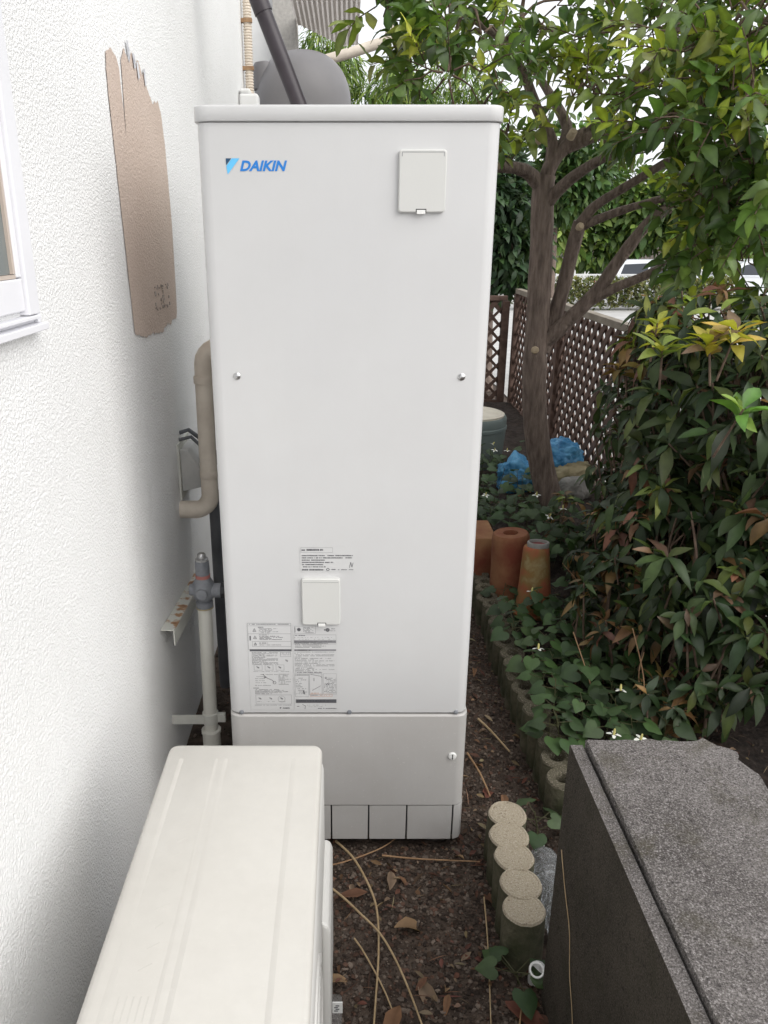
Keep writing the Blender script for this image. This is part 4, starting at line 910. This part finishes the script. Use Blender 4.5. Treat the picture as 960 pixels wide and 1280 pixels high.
# ---------------- broad-leaved shrubs on the right
LAN = [leaf_shape(.106 * q_, .040, fo, c, ((0, .08), (.15, .40), (.38, .92), (.58, 1.0), (.82, .58), (1, .02)), w_, tw_) for fo, c, w_, tw_, q_ in ((.30, .15, 0, .3, 1), (.45, .40, .05, -.5, 1.1), (.2, .65, .03, .7, .9), (.35, .02, .04, -.2, 1.0), (.6, .3, .06, 1.0, .8), (.15, .5, .08, -.9, 1.15), (.4, .85, .02, .4, .95))]
SDG, SMG, BRZ, YEL, RED = (.027, .045, .018), (.044, .070, .024), (.20, .12, .048), (.46, .43, .06), (.18, .085, .055)
def whorl(fol, st, base, d, n, size, cols, droop=.35, spread=.9, even=False):
    d = Vector(d).normalized(); s1 = d.orthogonal().normalized(); s2 = d.cross(s1)
    for j in range(n):
        a = j * 2.4 + rnd.uniform(-.3, .3); q = j / n
        ld = d * rnd.uniform(.15, .6) + (s1 * math.cos(a) + s2 * math.sin(a)) * spread + Vector((0, 0, -droop))
        fol.put(Vector(base) - d * (.05 * q), ld, Vector((0, 0, 1)) + d * .4 + rv(.25), size * (rnd.uniform(.8, 1.15) if even else rnd.choice((rnd.uniform(.45, .8), rnd.uniform(.75, 1.2)))), vary(rnd.choice(cols) if rnd.random() > .04 else (.16, .10, .06), .4))
def shrub(label, base, vols, stems, nobj=300, extra=()):
    t = thing('broadleaf_shrub', label, 'shrub', base); fol = Foliage(LAN, 1.25); st = MB()
    for C, H_, n, size, pal in vols:
        for k in range(n):
            p = ball()
            if rnd.random() < .6: p = p.normalized() * rnd.uniform(.8, 1.0)
            q = Vector((C[0] + p.x * H_[0], C[1] + p.y * H_[1], C[2] + p.z * H_[2]))
            if q.z < .12: continue
            d = Vector((p.x * .7, p.y * .7 - .25, .55 + p.z * .3)) + rv(.35)
            cols = pal
            if q.z > C[2] + H_[2] * .72 and rnd.random() < .30: cols = (BRZ, OL, RED, OL)
            elif rnd.random() < .035: cols = (BRZ, RED)
            whorl(fol, st, q, d, rnd.randint(5, 10), size, cols, rnd.uniform(.0, .6))
            if rnd.random() < .5:
                e = Vector((q.x + (C[0] - q.x) * .6 + rnd.uniform(-.06, .06), q.y + (C[1] - q.y) * .6 + rnd.uniform(-.06, .06), max(.10, q.z - rnd.uniform(.25, .5)))); st.tube([e, (e + q) / 2 + rv(.05), q], [.006, .0045, .003], 5)
    for p, d, n, size, cols in extra: whorl(fol, st, p, d, n + 3, size * 1.05, cols, -.1, .75, True); st.tube([Vector(p) - Vector(d) * .14 + rv(.02), p], [.004, .003], 5)
    for pts, r in stems: 
        mb = MB(); limb(mb, pts, r, r * .6, 8); under(mb.build('stem', M['bark_thin'], smooth=80), t)
    fol.finish(t, M['leaf_shrub'], nobj); o = under(st.build('twigs', M['bark_thin'], smooth=80), t); o['kind'] = 'stuff'; return t
G1 = (SDG, SDG, SDG, SMG, SMG, SMG, (.085, .115, .032))
shrub('big dark broad-leaved shrub with bright yellow new leaves on top, right edge', (1.32, 2.55, .08),
      [((1.42, 2.62, 1.00), (.45, .52, .47), 300, 1.0, G1), ((1.40, 2.62, .55), (.42, .55, .42), 230, .95, G1), ((1.75, 2.4, .8), (.4, .6, .6), 90, 1.0, G1), ((1.17, 2.95, 1.27), (.14, .28, .14), 40, .75, (SMG, SMG, OL, BRZ, RED)), ((1.22, 2.26, .42), (.24, .20, .32), 60, .85, G1), ((1.08, 2.55, .62), (.14, .3, .35), 40, .85, G1), ((.99, 2.58, .36), (.14, .30, .22), 46, .75, (SDG, SDG, SMG, SMG, BRZ)), ((1.0, 2.22, .26), (.14, .14, .14), 14, .7, (SDG, SMG, BRZ)), ((1.40, 2.75, 1.38), (.42, .5, .11), 70, .85, (SMG, SMG, OL, SDG)), ((1.95, 1.65, .75), (.42, .8, .75), 150, 1.15, G1)],  # last volume is unseen foliage beyond the frame, added to shade bed and shrub
      [([(1.10, 2.32, .05), (1.11, 2.34, .25), (1.16, 2.40, .55), (1.2, 2.5, .9)], .010), ([(1.22, 2.25, .05), (1.24, 2.3, .3), (1.3, 2.4, .7)], .009), ([(1.15, 2.36, .4), (1.12, 2.30, .65), (1.12, 2.40, .80)], .006), ([(1.35, 2.6, .05), (1.36, 2.6, .5), (1.4, 2.6, 1.0)], .022)],
      extra=[((1.05, 2.30, 1.36), (-.1, -.2, 1), 11, .85, (YEL, YEL, (.34, .34, .05), (.40, .29, .07))), ((1.125, 2.30, 1.39), (.1, -.2, 1), 10, .85, (YEL, (.40, .30, .07), (.45, .40, .08))), ((.99, 2.55, 1.385), (0, -.1, 1), 7, .7, (YEL, (.30, .33, .05))),
             ((.965, 2.42, 1.33), (-.1, -.3, 1), 8, .9, (YEL, (.36, .34, .06), OL)), ((1.09, 2.12, 1.20), (.1, -.4, 1), 6, .95, ((.10, .20, .035), (.16, .26, .05))), ((1.10, 2.75, 1.40), (0, -.1, 1), 9, .7, (RED, BRZ)), ((1.12, 2.9, 1.41), (0, -.1, 1), 9, .7, (RED, BRZ, (.30, .12, .09)))])
shrub('lower dark broad-leaved shrub with bronze leaves in front of the lattice', (1.28, 3.3, .08),
      [((1.34, 3.2, .74), (.28, .55, .62), 180, .80, G1), ((1.15, 2.95, .36), (.22, .40, .28), 80, .8, (SDG, SDG, SMG, BRZ)), ((1.52, 3.7, .8), (.15, .6, .55), 40, .8, G1), ((1.15, 3.7, .25), (.16, .25, .18), 16, .65, (SDG, SMG, BRZ))],
      [([(1.12, 3.1, .05), (1.13, 3.1, .4), (1.1, 3.0, .8)], .013), ([(1.3, 3.3, .05), (1.32, 3.3, .6)], .018)], extra=[((1.06, 3.05, 1.17), (-.2, -.3, 1), 8, .85, (BRZ, (.30, .20, .06)))])

# ---------------- heart-leaved ground-cover plants
HEART = heart_shape(.053)
def heart_mesh(col, nm='leaf'):
    me = bpy.data.meshes.new(nm); me.from_pydata(HEART[0].tolist(), [], HEART[1]); me.materials.append(M['leaf_matte'])
    a = me.color_attributes.new('Col', 'FLOAT_COLOR', 'POINT'); cc = np.tile(np.array(col), (len(HEART[0]), 1)); a.data.foreach_set('color', np.c_[cc, np.ones(len(cc))].astype(np.float32).ravel())
    me.polygons.foreach_set('use_smooth', [True] * len(me.polygons)); return me
HM = [heart_mesh(vary((.040, .078, .024), .35)) for _ in range(8)]
mb = MB()
for k in range(4):
    a = k * math.pi / 2 + .3; ca, sa = math.cos(a), math.sin(a); pts = [(.002, 0, 0), (.009, .0052, .002), (.017, .0035, .0), (.020, 0, -.001), (.017, -.0035, 0), (.009, -.0052, .002)]
    mb.add([(x * ca - y * sa, x * sa + y * ca, z) for x, y, z in pts], [tuple(range(6))])
FLOWER = mb.mesh('flower', M['petal'], None)
mb = MB(); mb.lathe([(.003, 0), (.0035, .008), (.0025, .016), (.001, .018)], seg=8); SPIKE = mb.mesh('flower_spike', M['spike'], 60)
def plant_spec(seed, h):
    r_ = random.Random(seed); out_ = []
    for k in range(r_.randint(6, 8)):
        a = k * 2.4 + r_.uniform(-.4, .4); q = (k + 1) / 8; out_.append((a, h * (.35 + .65 * q), .02 + .045 * (1 - q * .6), r_.uniform(.75, 1.25), r_.uniform(.1, .5), r_.randrange(8)))
    return out_
def heart_plant(x, y, z, h, flower, label, group, seed):
    t = thing('heart_leaf_plant', label, 'plant', (x, y, z), group); sp = plant_spec(seed, h); mb = MB()
    lean = Vector((rnd.uniform(-.04, .04), rnd.uniform(-.05, .02), h)); mb.tube([(0, 0, -.02), lean * .5 + rv(.006), lean], [.0022, .002, .0016], 5)
    for a, z_, r_, s_, dr, k in sp:
        b = lean * (z_ / h); d = Vector((math.cos(a), math.sin(a), .25)); tip = b + d * r_; mb.tube([b, tip], [.0012, .001], 4)
        o = bpy.data.objects.new('leaf', HM[k]); COL.objects.link(o); o.parent = t
        o.matrix_basis = Matrix.Translation(tip) @ basis((math.cos(a), math.sin(a), -dr), Vector((0, -.25, 1)) + rv(.25)).to_4x4() @ Matrix.Scale(s_, 4)
    mb.build('stem', M['leaf_stem'], t, smooth=80)
    if flower:
        o = link('flower', FLOWER, t); o.location = lean + Vector((.01, -.01, .035)); o.rotation_euler = (rnd.uniform(-.2, .6), rnd.uniform(-.3, .3), rnd.uniform(0, 3)); o.scale = (1.15,) * 3
        o2 = link('flower_spike', SPIKE, o)
M['leaf_stem'] = mat('green_stem', (.07, .07, .03), .6)
spots = []
tries = 0
while len(spots) < 104 and tries < 6000:
    tries += 1
    y = 2.0 + 3.3 * rnd.random() ** 1.35; x = rnd.uniform(.66, 1.02 if y < 2.9 else 1.25)
    if any((x - a) ** 2 + (y - b) ** 2 < .066 ** 2 for a, b in spots): continue
    if math.hypot(x - .815, y - 3.07) < .15 or math.hypot(x - .765, y - 3.27) < .17 or (x < .79 and 3.36 < y < 3.76) or math.hypot(x - 1.2, y - 4.3) < .18: continue
    if math.hypot(x - .895, y - 5.5) < .35 or math.hypot(x - 1.11, y - 4.83) < .2: continue
    spots.append((x, y))
fl = 0
for i, (x, y) in enumerate(spots):
    f_ = (fl < 16 and i % 4 == 0); fl += f_
    h = rnd.uniform(.09, .17) if y < 3.4 else rnd.uniform(.14, .26)
    zone = ('beside the nearest hollow log edging block' if y < 2.34 and x < .86 else 'under the big shrub behind the concrete wall' if y < 2.6 and x >= .86 else 'along the middle of the hollow log edging' if y < 2.95 else 'around the clay pots' if y < 3.6 else 'at the foot of the citrus trunk' if y < 4.6 else 'between barrel and blue bags')
    heart_plant(x, y, bedz(x, y), h, f_, ('white-flowered heart-leaved plant ' if f_ else 'flowerless dark green heart-leaved plant ') + zone, ('flowering plants ' if f_ else 'heart-leaved plants ') + zone, 100 + i)
heart_plant(.56, 1.80, 0, .13, False, 'bright green heart-leaved sprig growing over the plastic bottle', None, 7)
heart_plant(.405, 1.36, 0, .055, False, 'small green sprig at the foot of the nearest tan log', None, 9)

# ================================================================== BACKGROUND TREES
def bg_tree(name, label, base, crown, n, leafL, leafW, cols, trunk_r=.08, up=.6, group=None, lobes=6, droop=.3):
    t = thing(name, label, 'tree', base, group)
    C, Rr = Vector(crown[0]), crown[1]; mb = MB()
    limb(mb, [base, Vector(base) + (C - Vector(base)) * .45 + Vector((rnd.uniform(-.1, .1), 0, 0)), C], trunk_r, trunk_r * .4, 8); under(mb.build('trunk', M['bark'], smooth=80), t)
    sh = [leaf_shape(leafL, leafW, .2, c) for c in (.1, .35)]; fol = Foliage(sh, 1.2)
    lb = [C + Vector((ball().x * Rr[0], ball().y * Rr[1], ball().z * Rr[2])) * .62 for _ in range(lobes)]
    lb = [Vector((C.x + p.x * Rr[0] * .6, C.y + p.y * Rr[1] * .6, C.z + p.z * Rr[2] * .65)) for p in (ball() for _ in range(lobes))]
    br = MB()
    for q in lb: limb(br, [C - Vector((0, 0, Rr[2] * .7)), (C + q) / 2, q], trunk_r * .35, trunk_r * .1, 6)
    for k in range(n):
        q = lb[k % lobes]; p = ball().normalized() * rnd.uniform(.45, 1.0) ** .6
        pos = q + Vector((p.x * Rr[0], p.y * Rr[1], p.z * Rr[2])) * .5
        fol.put(pos, p + rv(.7) + Vector((0, 0, -droop)), Vector((0, 0, 1)) + rv(.6), rnd.uniform(.7, 1.3), vary(rnd.choice(cols), .3))
    br_o = under(br.build('limbs', M['bark'], smooth=80), t)
    fol.finish(t, M['leaf_matte'], 0, 'crown'); return t
BAM = ((.16, .24, .05), (.22, .30, .06), (.10, .17, .04))
for i, (x, y, cx, cz, rx, rz) in enumerate(((-.1, 9.3, -.25, 3.25, .45, .55), (.55, 9.2, .45, 2.9, .55, .55), (1.2, 9.6, 1.15, 2.9, .7, .75))):
    bg_tree('bamboo_clump', ('fine-leaved yellow-green bamboo below the ribbed eave', 'fine-leaved yellow-green bamboo behind the heater lid', 'fine-leaved yellow-green bamboo behind the citrus leaves')[i], (x, y, 0), ((cx, y, cz), (rx, .5, rz)), 2600, .13, .016, BAM, .03, lobes=8, droop=.9)
bg_tree('evergreen_tree', 'dark evergreen tree beyond the back fence, left of the citrus trunk', (1.55, 8.7, 0), ((1.55, 8.7, 1.75), (.75, .6, 1.0)), 4200, .12, .055, ((.022, .045, .02), (.035, .07, .028), (.05, .09, .03)), .09, lobes=9)
bg_tree('evergreen_tree', 'mid green tree beyond the fence behind the citrus trunk', (2.3, 9.6, -.1), ((2.35, 9.6, 2.35), (.7, .6, .65)), 2600, .12, .05, ((.05, .10, .03), (.09, .15, .04)), .08, lobes=8)
YGN = ((.17, .25, .05), (.22, .30, .06), (.12, .19, .045), (.28, .32, .07))
for i, (x, y, cz, rx, rz, n) in enumerate(((8.2, 33, 1.9, 2.3, 2.0, 3200), (11.5, 34, 2.1, 2.6, 2.3, 3200), (15.0, 33, 1.9, 2.6, 2.4, 3000), (19.5, 34, 2.2, 3.0, 2.6, 3000), (4.5, 36, 1.9, 2.4, 2.3, 2600))):
    bg_tree('roadside_tree', ('yellow-green tree behind the white railing, left of the car', 'yellow-green tree rising above the white car', 'yellow-green tree right of the white car roof', 'rightmost yellow-green tree beyond the parking lot', 'leftmost yellow-green tree far behind the citrus trunk')[i], (x, y, -.68), ((x, y, cz), (rx, 1.5, rz)), n, .42, .22, YGN if i % 2 == 0 else ((.10, .17, .045), (.16, .23, .05), (.07, .12, .035)), .2, lobes=10)
hb = MB(); FH = Foliage([leaf_shape(.16, .08, .2, .2)], 1.1)
t = thing('low_hedge', 'low olive hedge in front of the white railing', 'hedge', (7.8, 26, -.68))
for k in range(4600):
    FH.put((rnd.uniform(5.4, 12.5), rnd.uniform(25.6, 26.4), -.68 + .95 * rnd.random() ** .7), rv() + Vector((0, 0, .5)), Vector((0, 0, 1)) + rv(.5), rnd.uniform(.7, 1.3), vary(rnd.choice(((.15, .16, .05), (.20, .20, .07), (.10, .12, .04)))))
FH.finish(t, M['leaf_matte'], 0, 'foliage')

# ================================================================== WHITE RAILING AND CARS
def railing(label, x0, x1, y, z, h):
    t = thing('white_railing', label, 'railing', (x0, y, z)); mb = MB(); n = int((x1 - x0) / .13)
    for k in range(n): mb.box(.13 * k, .13 * k + .05, -.015, .015, .08, h - .05)
    o = mb.build('pickets', M['fence_white'], t, smooth=None); o['kind'] = 'stuff'
    for zz in (.12, h - .05): mb = MB(); mb.box(-.05, x1 - x0 + .05, -.05, -.016, zz, zz + .05); mb.build('rail', M['fence_white'], t, smooth=None)
    for k in range(int((x1 - x0) / 2) + 1): mb = MB(); mb.box(2 * k - .04, 2 * k + .04, .016, .09, 0, h + .02); mb.build('post', M['fence_white'], t, smooth=None)
railing('white picket railing left of the parked white car', 6.8, 9.9, 27.3, -.68, 1.05)
railing('white picket railing right of the parked white cars', 13.2, 16.6, 30.5, -.68, 1.05)
def car(label, loc, rz, paint):
    t = thing('parked_car', label, 'car', loc, 'white cars in the parking lot'); t.rotation_euler = (0, 0, rz)
    lower = [(-1.95, .30), (-1.98, .55), (-1.93, .85), (-1.2, .93), (1.0, .93), (1.75, .86), (1.95, .68), (1.98, .38), (1.9, .24), (-1.88, .22)]
    mb = MB(); loops = []
    for yy, k in ((-.80, .97), (-.84, 1), (-.80, 1.0), (.80, 1.0), (.84, 1), (.80, .97)): loops.append([(x * k, yy * (1 if z > .3 else .96), z) for x, z in lower])
    mb.loft([loops[0], loops[1], loops[4], loops[5]]); mb.build('body', paint, t, smooth=35, bevel=.03)
    cab = [(-1.80, .92), (-1.45, 1.36), (-1.1, 1.46), (.15, 1.47), (.55, 1.38), (1.20, .92)]
    mb = MB(); mb.loft([[(x, -.76 + .16 * max(0, (z - .92) / .55), z) for x, z in cab], [(x, .76 - .16 * max(0, (z - .92) / .55), z) for x, z in cab]]); mb.build('cabin', paint, t, smooth=35, bevel=.03)
    for sd_ in (-1, 1):
        ye = lambda z: sd_ * (.765 - .16 * max(0, (z - .92) / .55))
        for q in ([(-1.35, .97), (-1.22, 1.33), (-.45, 1.37), (-.45, .97)], [(-.38, .97), (-.38, 1.37), (.20, 1.37), (.48, 1.29), (.92, .97)]):
            mb = MB(); mb.add([(x, ye(z), z) for x, z in q], [tuple(range(4 if len(q) == 4 else 5))]); mb.build('side_window', M['car_glass'], t, smooth=None)
        mb = MB(); mb.box(.72, .90, sd_ * .80 - .02, sd_ * .80 + .10 * sd_, .95, 1.08); mb.build('mirror', paint, t, bevel=.03)
        for wx in (-1.2, 1.25):
            mb = MB(); mb.lathe([(.16, -.1), (.30, -.1), (.31, -.06), (.31, .06), (.30, .1), (.16, .1)], (wx, sd_ * .74, .31), 24, Matrix.Rotation(R(90), 4, 'X'), cap=False); wh = mb.build('wheel', M['tyre'], t)
            mb = MB(); mb.lathe([(.17, -.08), (.17, .08)], (wx, sd_ * .74, .31), 20, Matrix.Rotation(R(90), 4, 'X')); mb.build('rim', M['rim'], wh)
        mb = MB(); mb.box(-1.985, -1.93, sd_ * .62 - .12, sd_ * .62 + .12, .66, .82); mb.build('tail_light', M['lamp_red'], t, bevel=.02)
        mb = MB(); mb.box(1.86, 1.95, sd_ * .60 - .15, sd_ * .60 + .15, .62, .72); mb.build('headlight', M['clear'], t, bevel=.02)
    for q, nm in (([(.62, 1.352), (1.17, .955)], 'windscreen'), ([(-1.50, 1.32), (-1.785, .96)], 'rear_window')):
        mb = MB(); o_ = .012 * (1 if q[0][0] > 0 else -1); mb.add([(q[0][0] + o_, -.58, q[0][1]), (q[1][0] + o_, -.68, q[1][1]), (q[1][0] + o_, .68, q[1][1]), (q[0][0] + o_, .58, q[0][1])], [(0, 1, 2, 3)]); mb.build(nm, M['car_glass'], t, smooth=None)
    return t
car('white hatchback parked beyond the fence, left of two cars', (10.7, 28.2, -.67), R(-8), M['car_white'])
car('white hatchback parked beyond the fence, right of two cars', (14.2, 28.6, -.67), R(172), M['car_white'])

# ================================================================== LITTER
def stem(name, label, pts, r, m, cat='vine'):
    mb = MB(); ps = smooth_path(pts, 6); mb.tube(ps, [r * (1 - .4 * i / len(ps)) for i in range(len(ps))], 7); return tag(mb.build(name, m, smooth=80), label, cat)
stem('dry_vine', 'long curved tan stem from under the heater to the bottom edge', [(-.03, 1.80, .012), (.02, 1.72, .025), (.060, 1.62, .028), (.078, 1.54, .026), (.078, 1.43, .020), (.066, 1.30, .014), (.05, 1.15, .012)], .0036, M['dry_stem'])
stem('dry_vine', 'long curved tan stem crossing the other from the air conditioner', [(-.075, 1.66, .012), (-.02, 1.60, .022), (.03, 1.535, .030), (.09, 1.45, .036), (.14, 1.33, .026), (.19, 1.15, .012)], .0036, M['dry_stem'])
stem('dry_vine', 'short thin tan stem beside the crossing stems at the bottom', [(.02, 1.47, .012), (.045, 1.42, .018), (.09, 1.32, .014), (.125, 1.2, .012)], .0026, M['dry_stem'])
stem('dry_vine', 'thin straight dry stalk near the foot of the tan logs', [(.362, 1.60, .010), (.345, 1.44, .014), (.312, 1.2, .010)], .0022, M['dry_stem'])
stem('dry_vine', 'thin stalk lying across under the front of the heater', [(.10, 1.745, .012), (.20, 1.728, .016), (.37, 1.722, .012)], .0028, M['brown_twig'])
stem('dry_vine', 'thin dark runner curving under the heater front edge', [(-.08, 1.70, .012), (.0, 1.715, .02), (.10, 1.77, .016), (.16, 1.83, .012)], .0025, M['brown_twig'])
stem('dry_twig', 'tan broken twig on the gravel beside the heater', [(.472, 2.39, .018), (.505, 2.31, .022), (.548, 2.205, .016)], .0048, M['dry_stem'], 'twig')
stem('dry_twig', 'short brown twig on the gravel near the heater foot', [(.405, 2.20, .014), (.43, 2.09, .018), (.445, 1.99, .012)], .004, M['brown_twig'], 'twig')
stem('dry_twig', 'thin bent twig on the gravel near the bottom edge', [(.40, 1.30, .012), (.375, 1.22, .016), (.36, 1.1, .010)], .0024, M['brown_twig'], 'twig')
for i, (p0, p1, p2) in enumerate((((.86, 2.32, .11), (.84, 2.36, .20), (.80, 2.46, .33)), ((.97, 2.22, .11), (.98, 2.24, .26), (.95, 2.32, .42)), ((1.0, 2.25, .11), (.985, 2.3, .25), (1.0, 2.32, .33)), ((.93, 2.9, .11), (.98, 2.95, .25), (.90, 3.0, .36)))):
    stem('dry_stalk', ('thin bare stalk rising behind the concrete wall, leftmost', 'tall thin bare stalk rising behind the concrete wall', 'short thin bare stalk next to the tall one', 'thin bare stalk beside the clay pots')[i], [p0, p1, p2], .0028, M['brown_twig'], 'stalk')
stem('dry_tendril', 'thin pale tendril clinging to the side of the concrete wall', [(.4425, 1.285, .46), (.4425, 1.235, .40), (.4425, 1.185, .35), (.4425, 1.155, .27), (.4425, 1.115, .21), (.4425, 1.09, .14)], .0012, M['dry_stem'], 'tendril')
DL = [leaf_shape(.075, .030, f_, c, wavy=w_) for f_, c, w_ in ((.7, .3, .1), (.5, -.3, .08), (.9, .5, .0), (.3, .15, .15))]
DC = [(.25, .135, .075), (.17, .085, .052), (.34, .22, .125), (.13, .066, .046), (.27, .19, .13), (.19, .075, .052)]
DM = []
for k in range(12):
    sh = DL[k % 4]; me = bpy.data.meshes.new('fallen_leaf'); me.from_pydata(sh[0].tolist(), [], sh[1]); me.materials.append(M['dead_leaf'])
    c = np.tile(np.array(DC[k % 6]), (18, 1)); c[1::3] *= .7; a = me.color_attributes.new('Col', 'FLOAT_COLOR', 'POINT'); a.data.foreach_set('color', np.c_[c, np.ones(18)].astype(np.float32).ravel())
    me.polygons.foreach_set('use_smooth', [True] * len(me.polygons)); DM.append(me)
def fallen(x, y, z, k, sc, rz, label, group, tilt=.35):
    if label is None:
        cn = ('orange-brown', 'dark brown', 'pale tan', 'dark reddish', 'dull beige', 'red-brown')[k % 6]
        zn = 'on the gravel below the heater front' if x < .45 and y > 1.5 and y < 1.8 else 'on the gravel near the bottom edge' if x < .45 and y < 1.6 else 'on the gravel strip beside the heater' if x < .66 else 'in the bed behind the concrete wall' if y < 2.4 else 'in the bed between edging and shrubs' if y < 3.2 else 'in the bed near the citrus trunk'
        label = 'small ' + cn + ' dead leaf lying ' + zn; group = cn + ' dead leaves ' + zn
    o = link('fallen_leaf', DM[k]); o.location = (x, y, z); o.rotation_euler = (rnd.uniform(-tilt, tilt), rnd.uniform(-tilt, tilt), rz); o.scale = (sc,) * 3; tag(o, label, 'leaf', group)
for x, y, k, sc, rz, lb_ in ((.17, 1.36, 4, 1.25, -1.1, 'large curled tan leaf on the gravel right of the crossing stems'), (.12, 1.50, 2, 1.3, .2, 'pale tan leaf on gravel in the middle of the walkway'), (.36, 1.30, 5, 1.4, -.6, 'large red-brown leaf near the foot of the tan logs'), (.43, 1.27, 3, 1.2, -1.2, 'dark red-brown leaf against the base of the concrete wall'), (.09, 1.20, 0, 1.3, 1.3, 'upright brown leaf at the bottom edge between the stems'), (-.02, 1.60, 1, 1.0, .1, 'curled brown leaf by the air conditioner corner'), (.115, 1.62, 4, .9, 1.4, 'small pale curled leaf below the heater front'), (.43, 1.98, 11, 1.2, 1.2, 'red-brown leaf on the gravel beside the heater foot')):
    fallen(x, y, .014, k, sc, rz, lb_, None)
for i in range(30):
    if i < 16: x = rnd.uniform(-.05, .40); y = rnd.uniform(1.1, 1.75)
    else: x = rnd.uniform(.36, .58); y = rnd.uniform(1.8, 3.2)
    fallen(x, y, .010, rnd.randrange(12), rnd.uniform(.35, .8), rnd.uniform(0, 6.3), None, None)
for i in range(75):
    y = rnd.uniform(1.42, 3.0) if i < 50 else rnd.uniform(3.0, 4.8); x = rnd.uniform(.72, 1.3); fallen(x, y, bedz(x, y) + .012, rnd.randrange(12), rnd.uniform(.6, 1.25), rnd.uniform(0, 6.3), None, None)
LT = Foliage([leaf_shape(.020, .010, .5, .2, twist=.8), leaf_shape(.032, .012, .8, -.3), leaf_shape(.05, .0025, .2, .1), leaf_shape(.014, .011, .3, .5)], 1.0)
for i in range(2300):
    a = rnd.random()
    if a < .25: x, y, z = rnd.uniform(-.08, .46), rnd.uniform(1.0, 1.85), .006
    elif a < .42: x, y, z = rnd.uniform(.32, .60), rnd.uniform(1.75, 3.3), .006
    else: x = rnd.uniform(.68, 1.35); y = rnd.uniform(1.4, 3.6); z = bedz(x, y) + .007
    if noise.noise((x * 5, y * 5, 4)) < rnd.uniform(-.5, .25): continue
    LT.put((x, y, z + rnd.uniform(0, .006)), (rnd.uniform(-1, 1), rnd.uniform(-1, 1), rnd.uniform(-.25, .25)), Vector((0, 0, 1)) + rv(.6), rnd.uniform(.5, 1.2), vary(rnd.choice([(.15, .085, .05), (.11, .06, .04), (.09, .055, .04), (.20, .14, .085), (.13, .06, .042), (.26, .19, .12)]), .35))
lt = thing('leaf_litter', 'scattered brown leaf fragments and chaff on the soil', 'litter'); LT.finish(lt, M['dead_leaf'], 0, 'fragments')
print('citrus leaves', NCIT, 'objects', len(scene.objects))
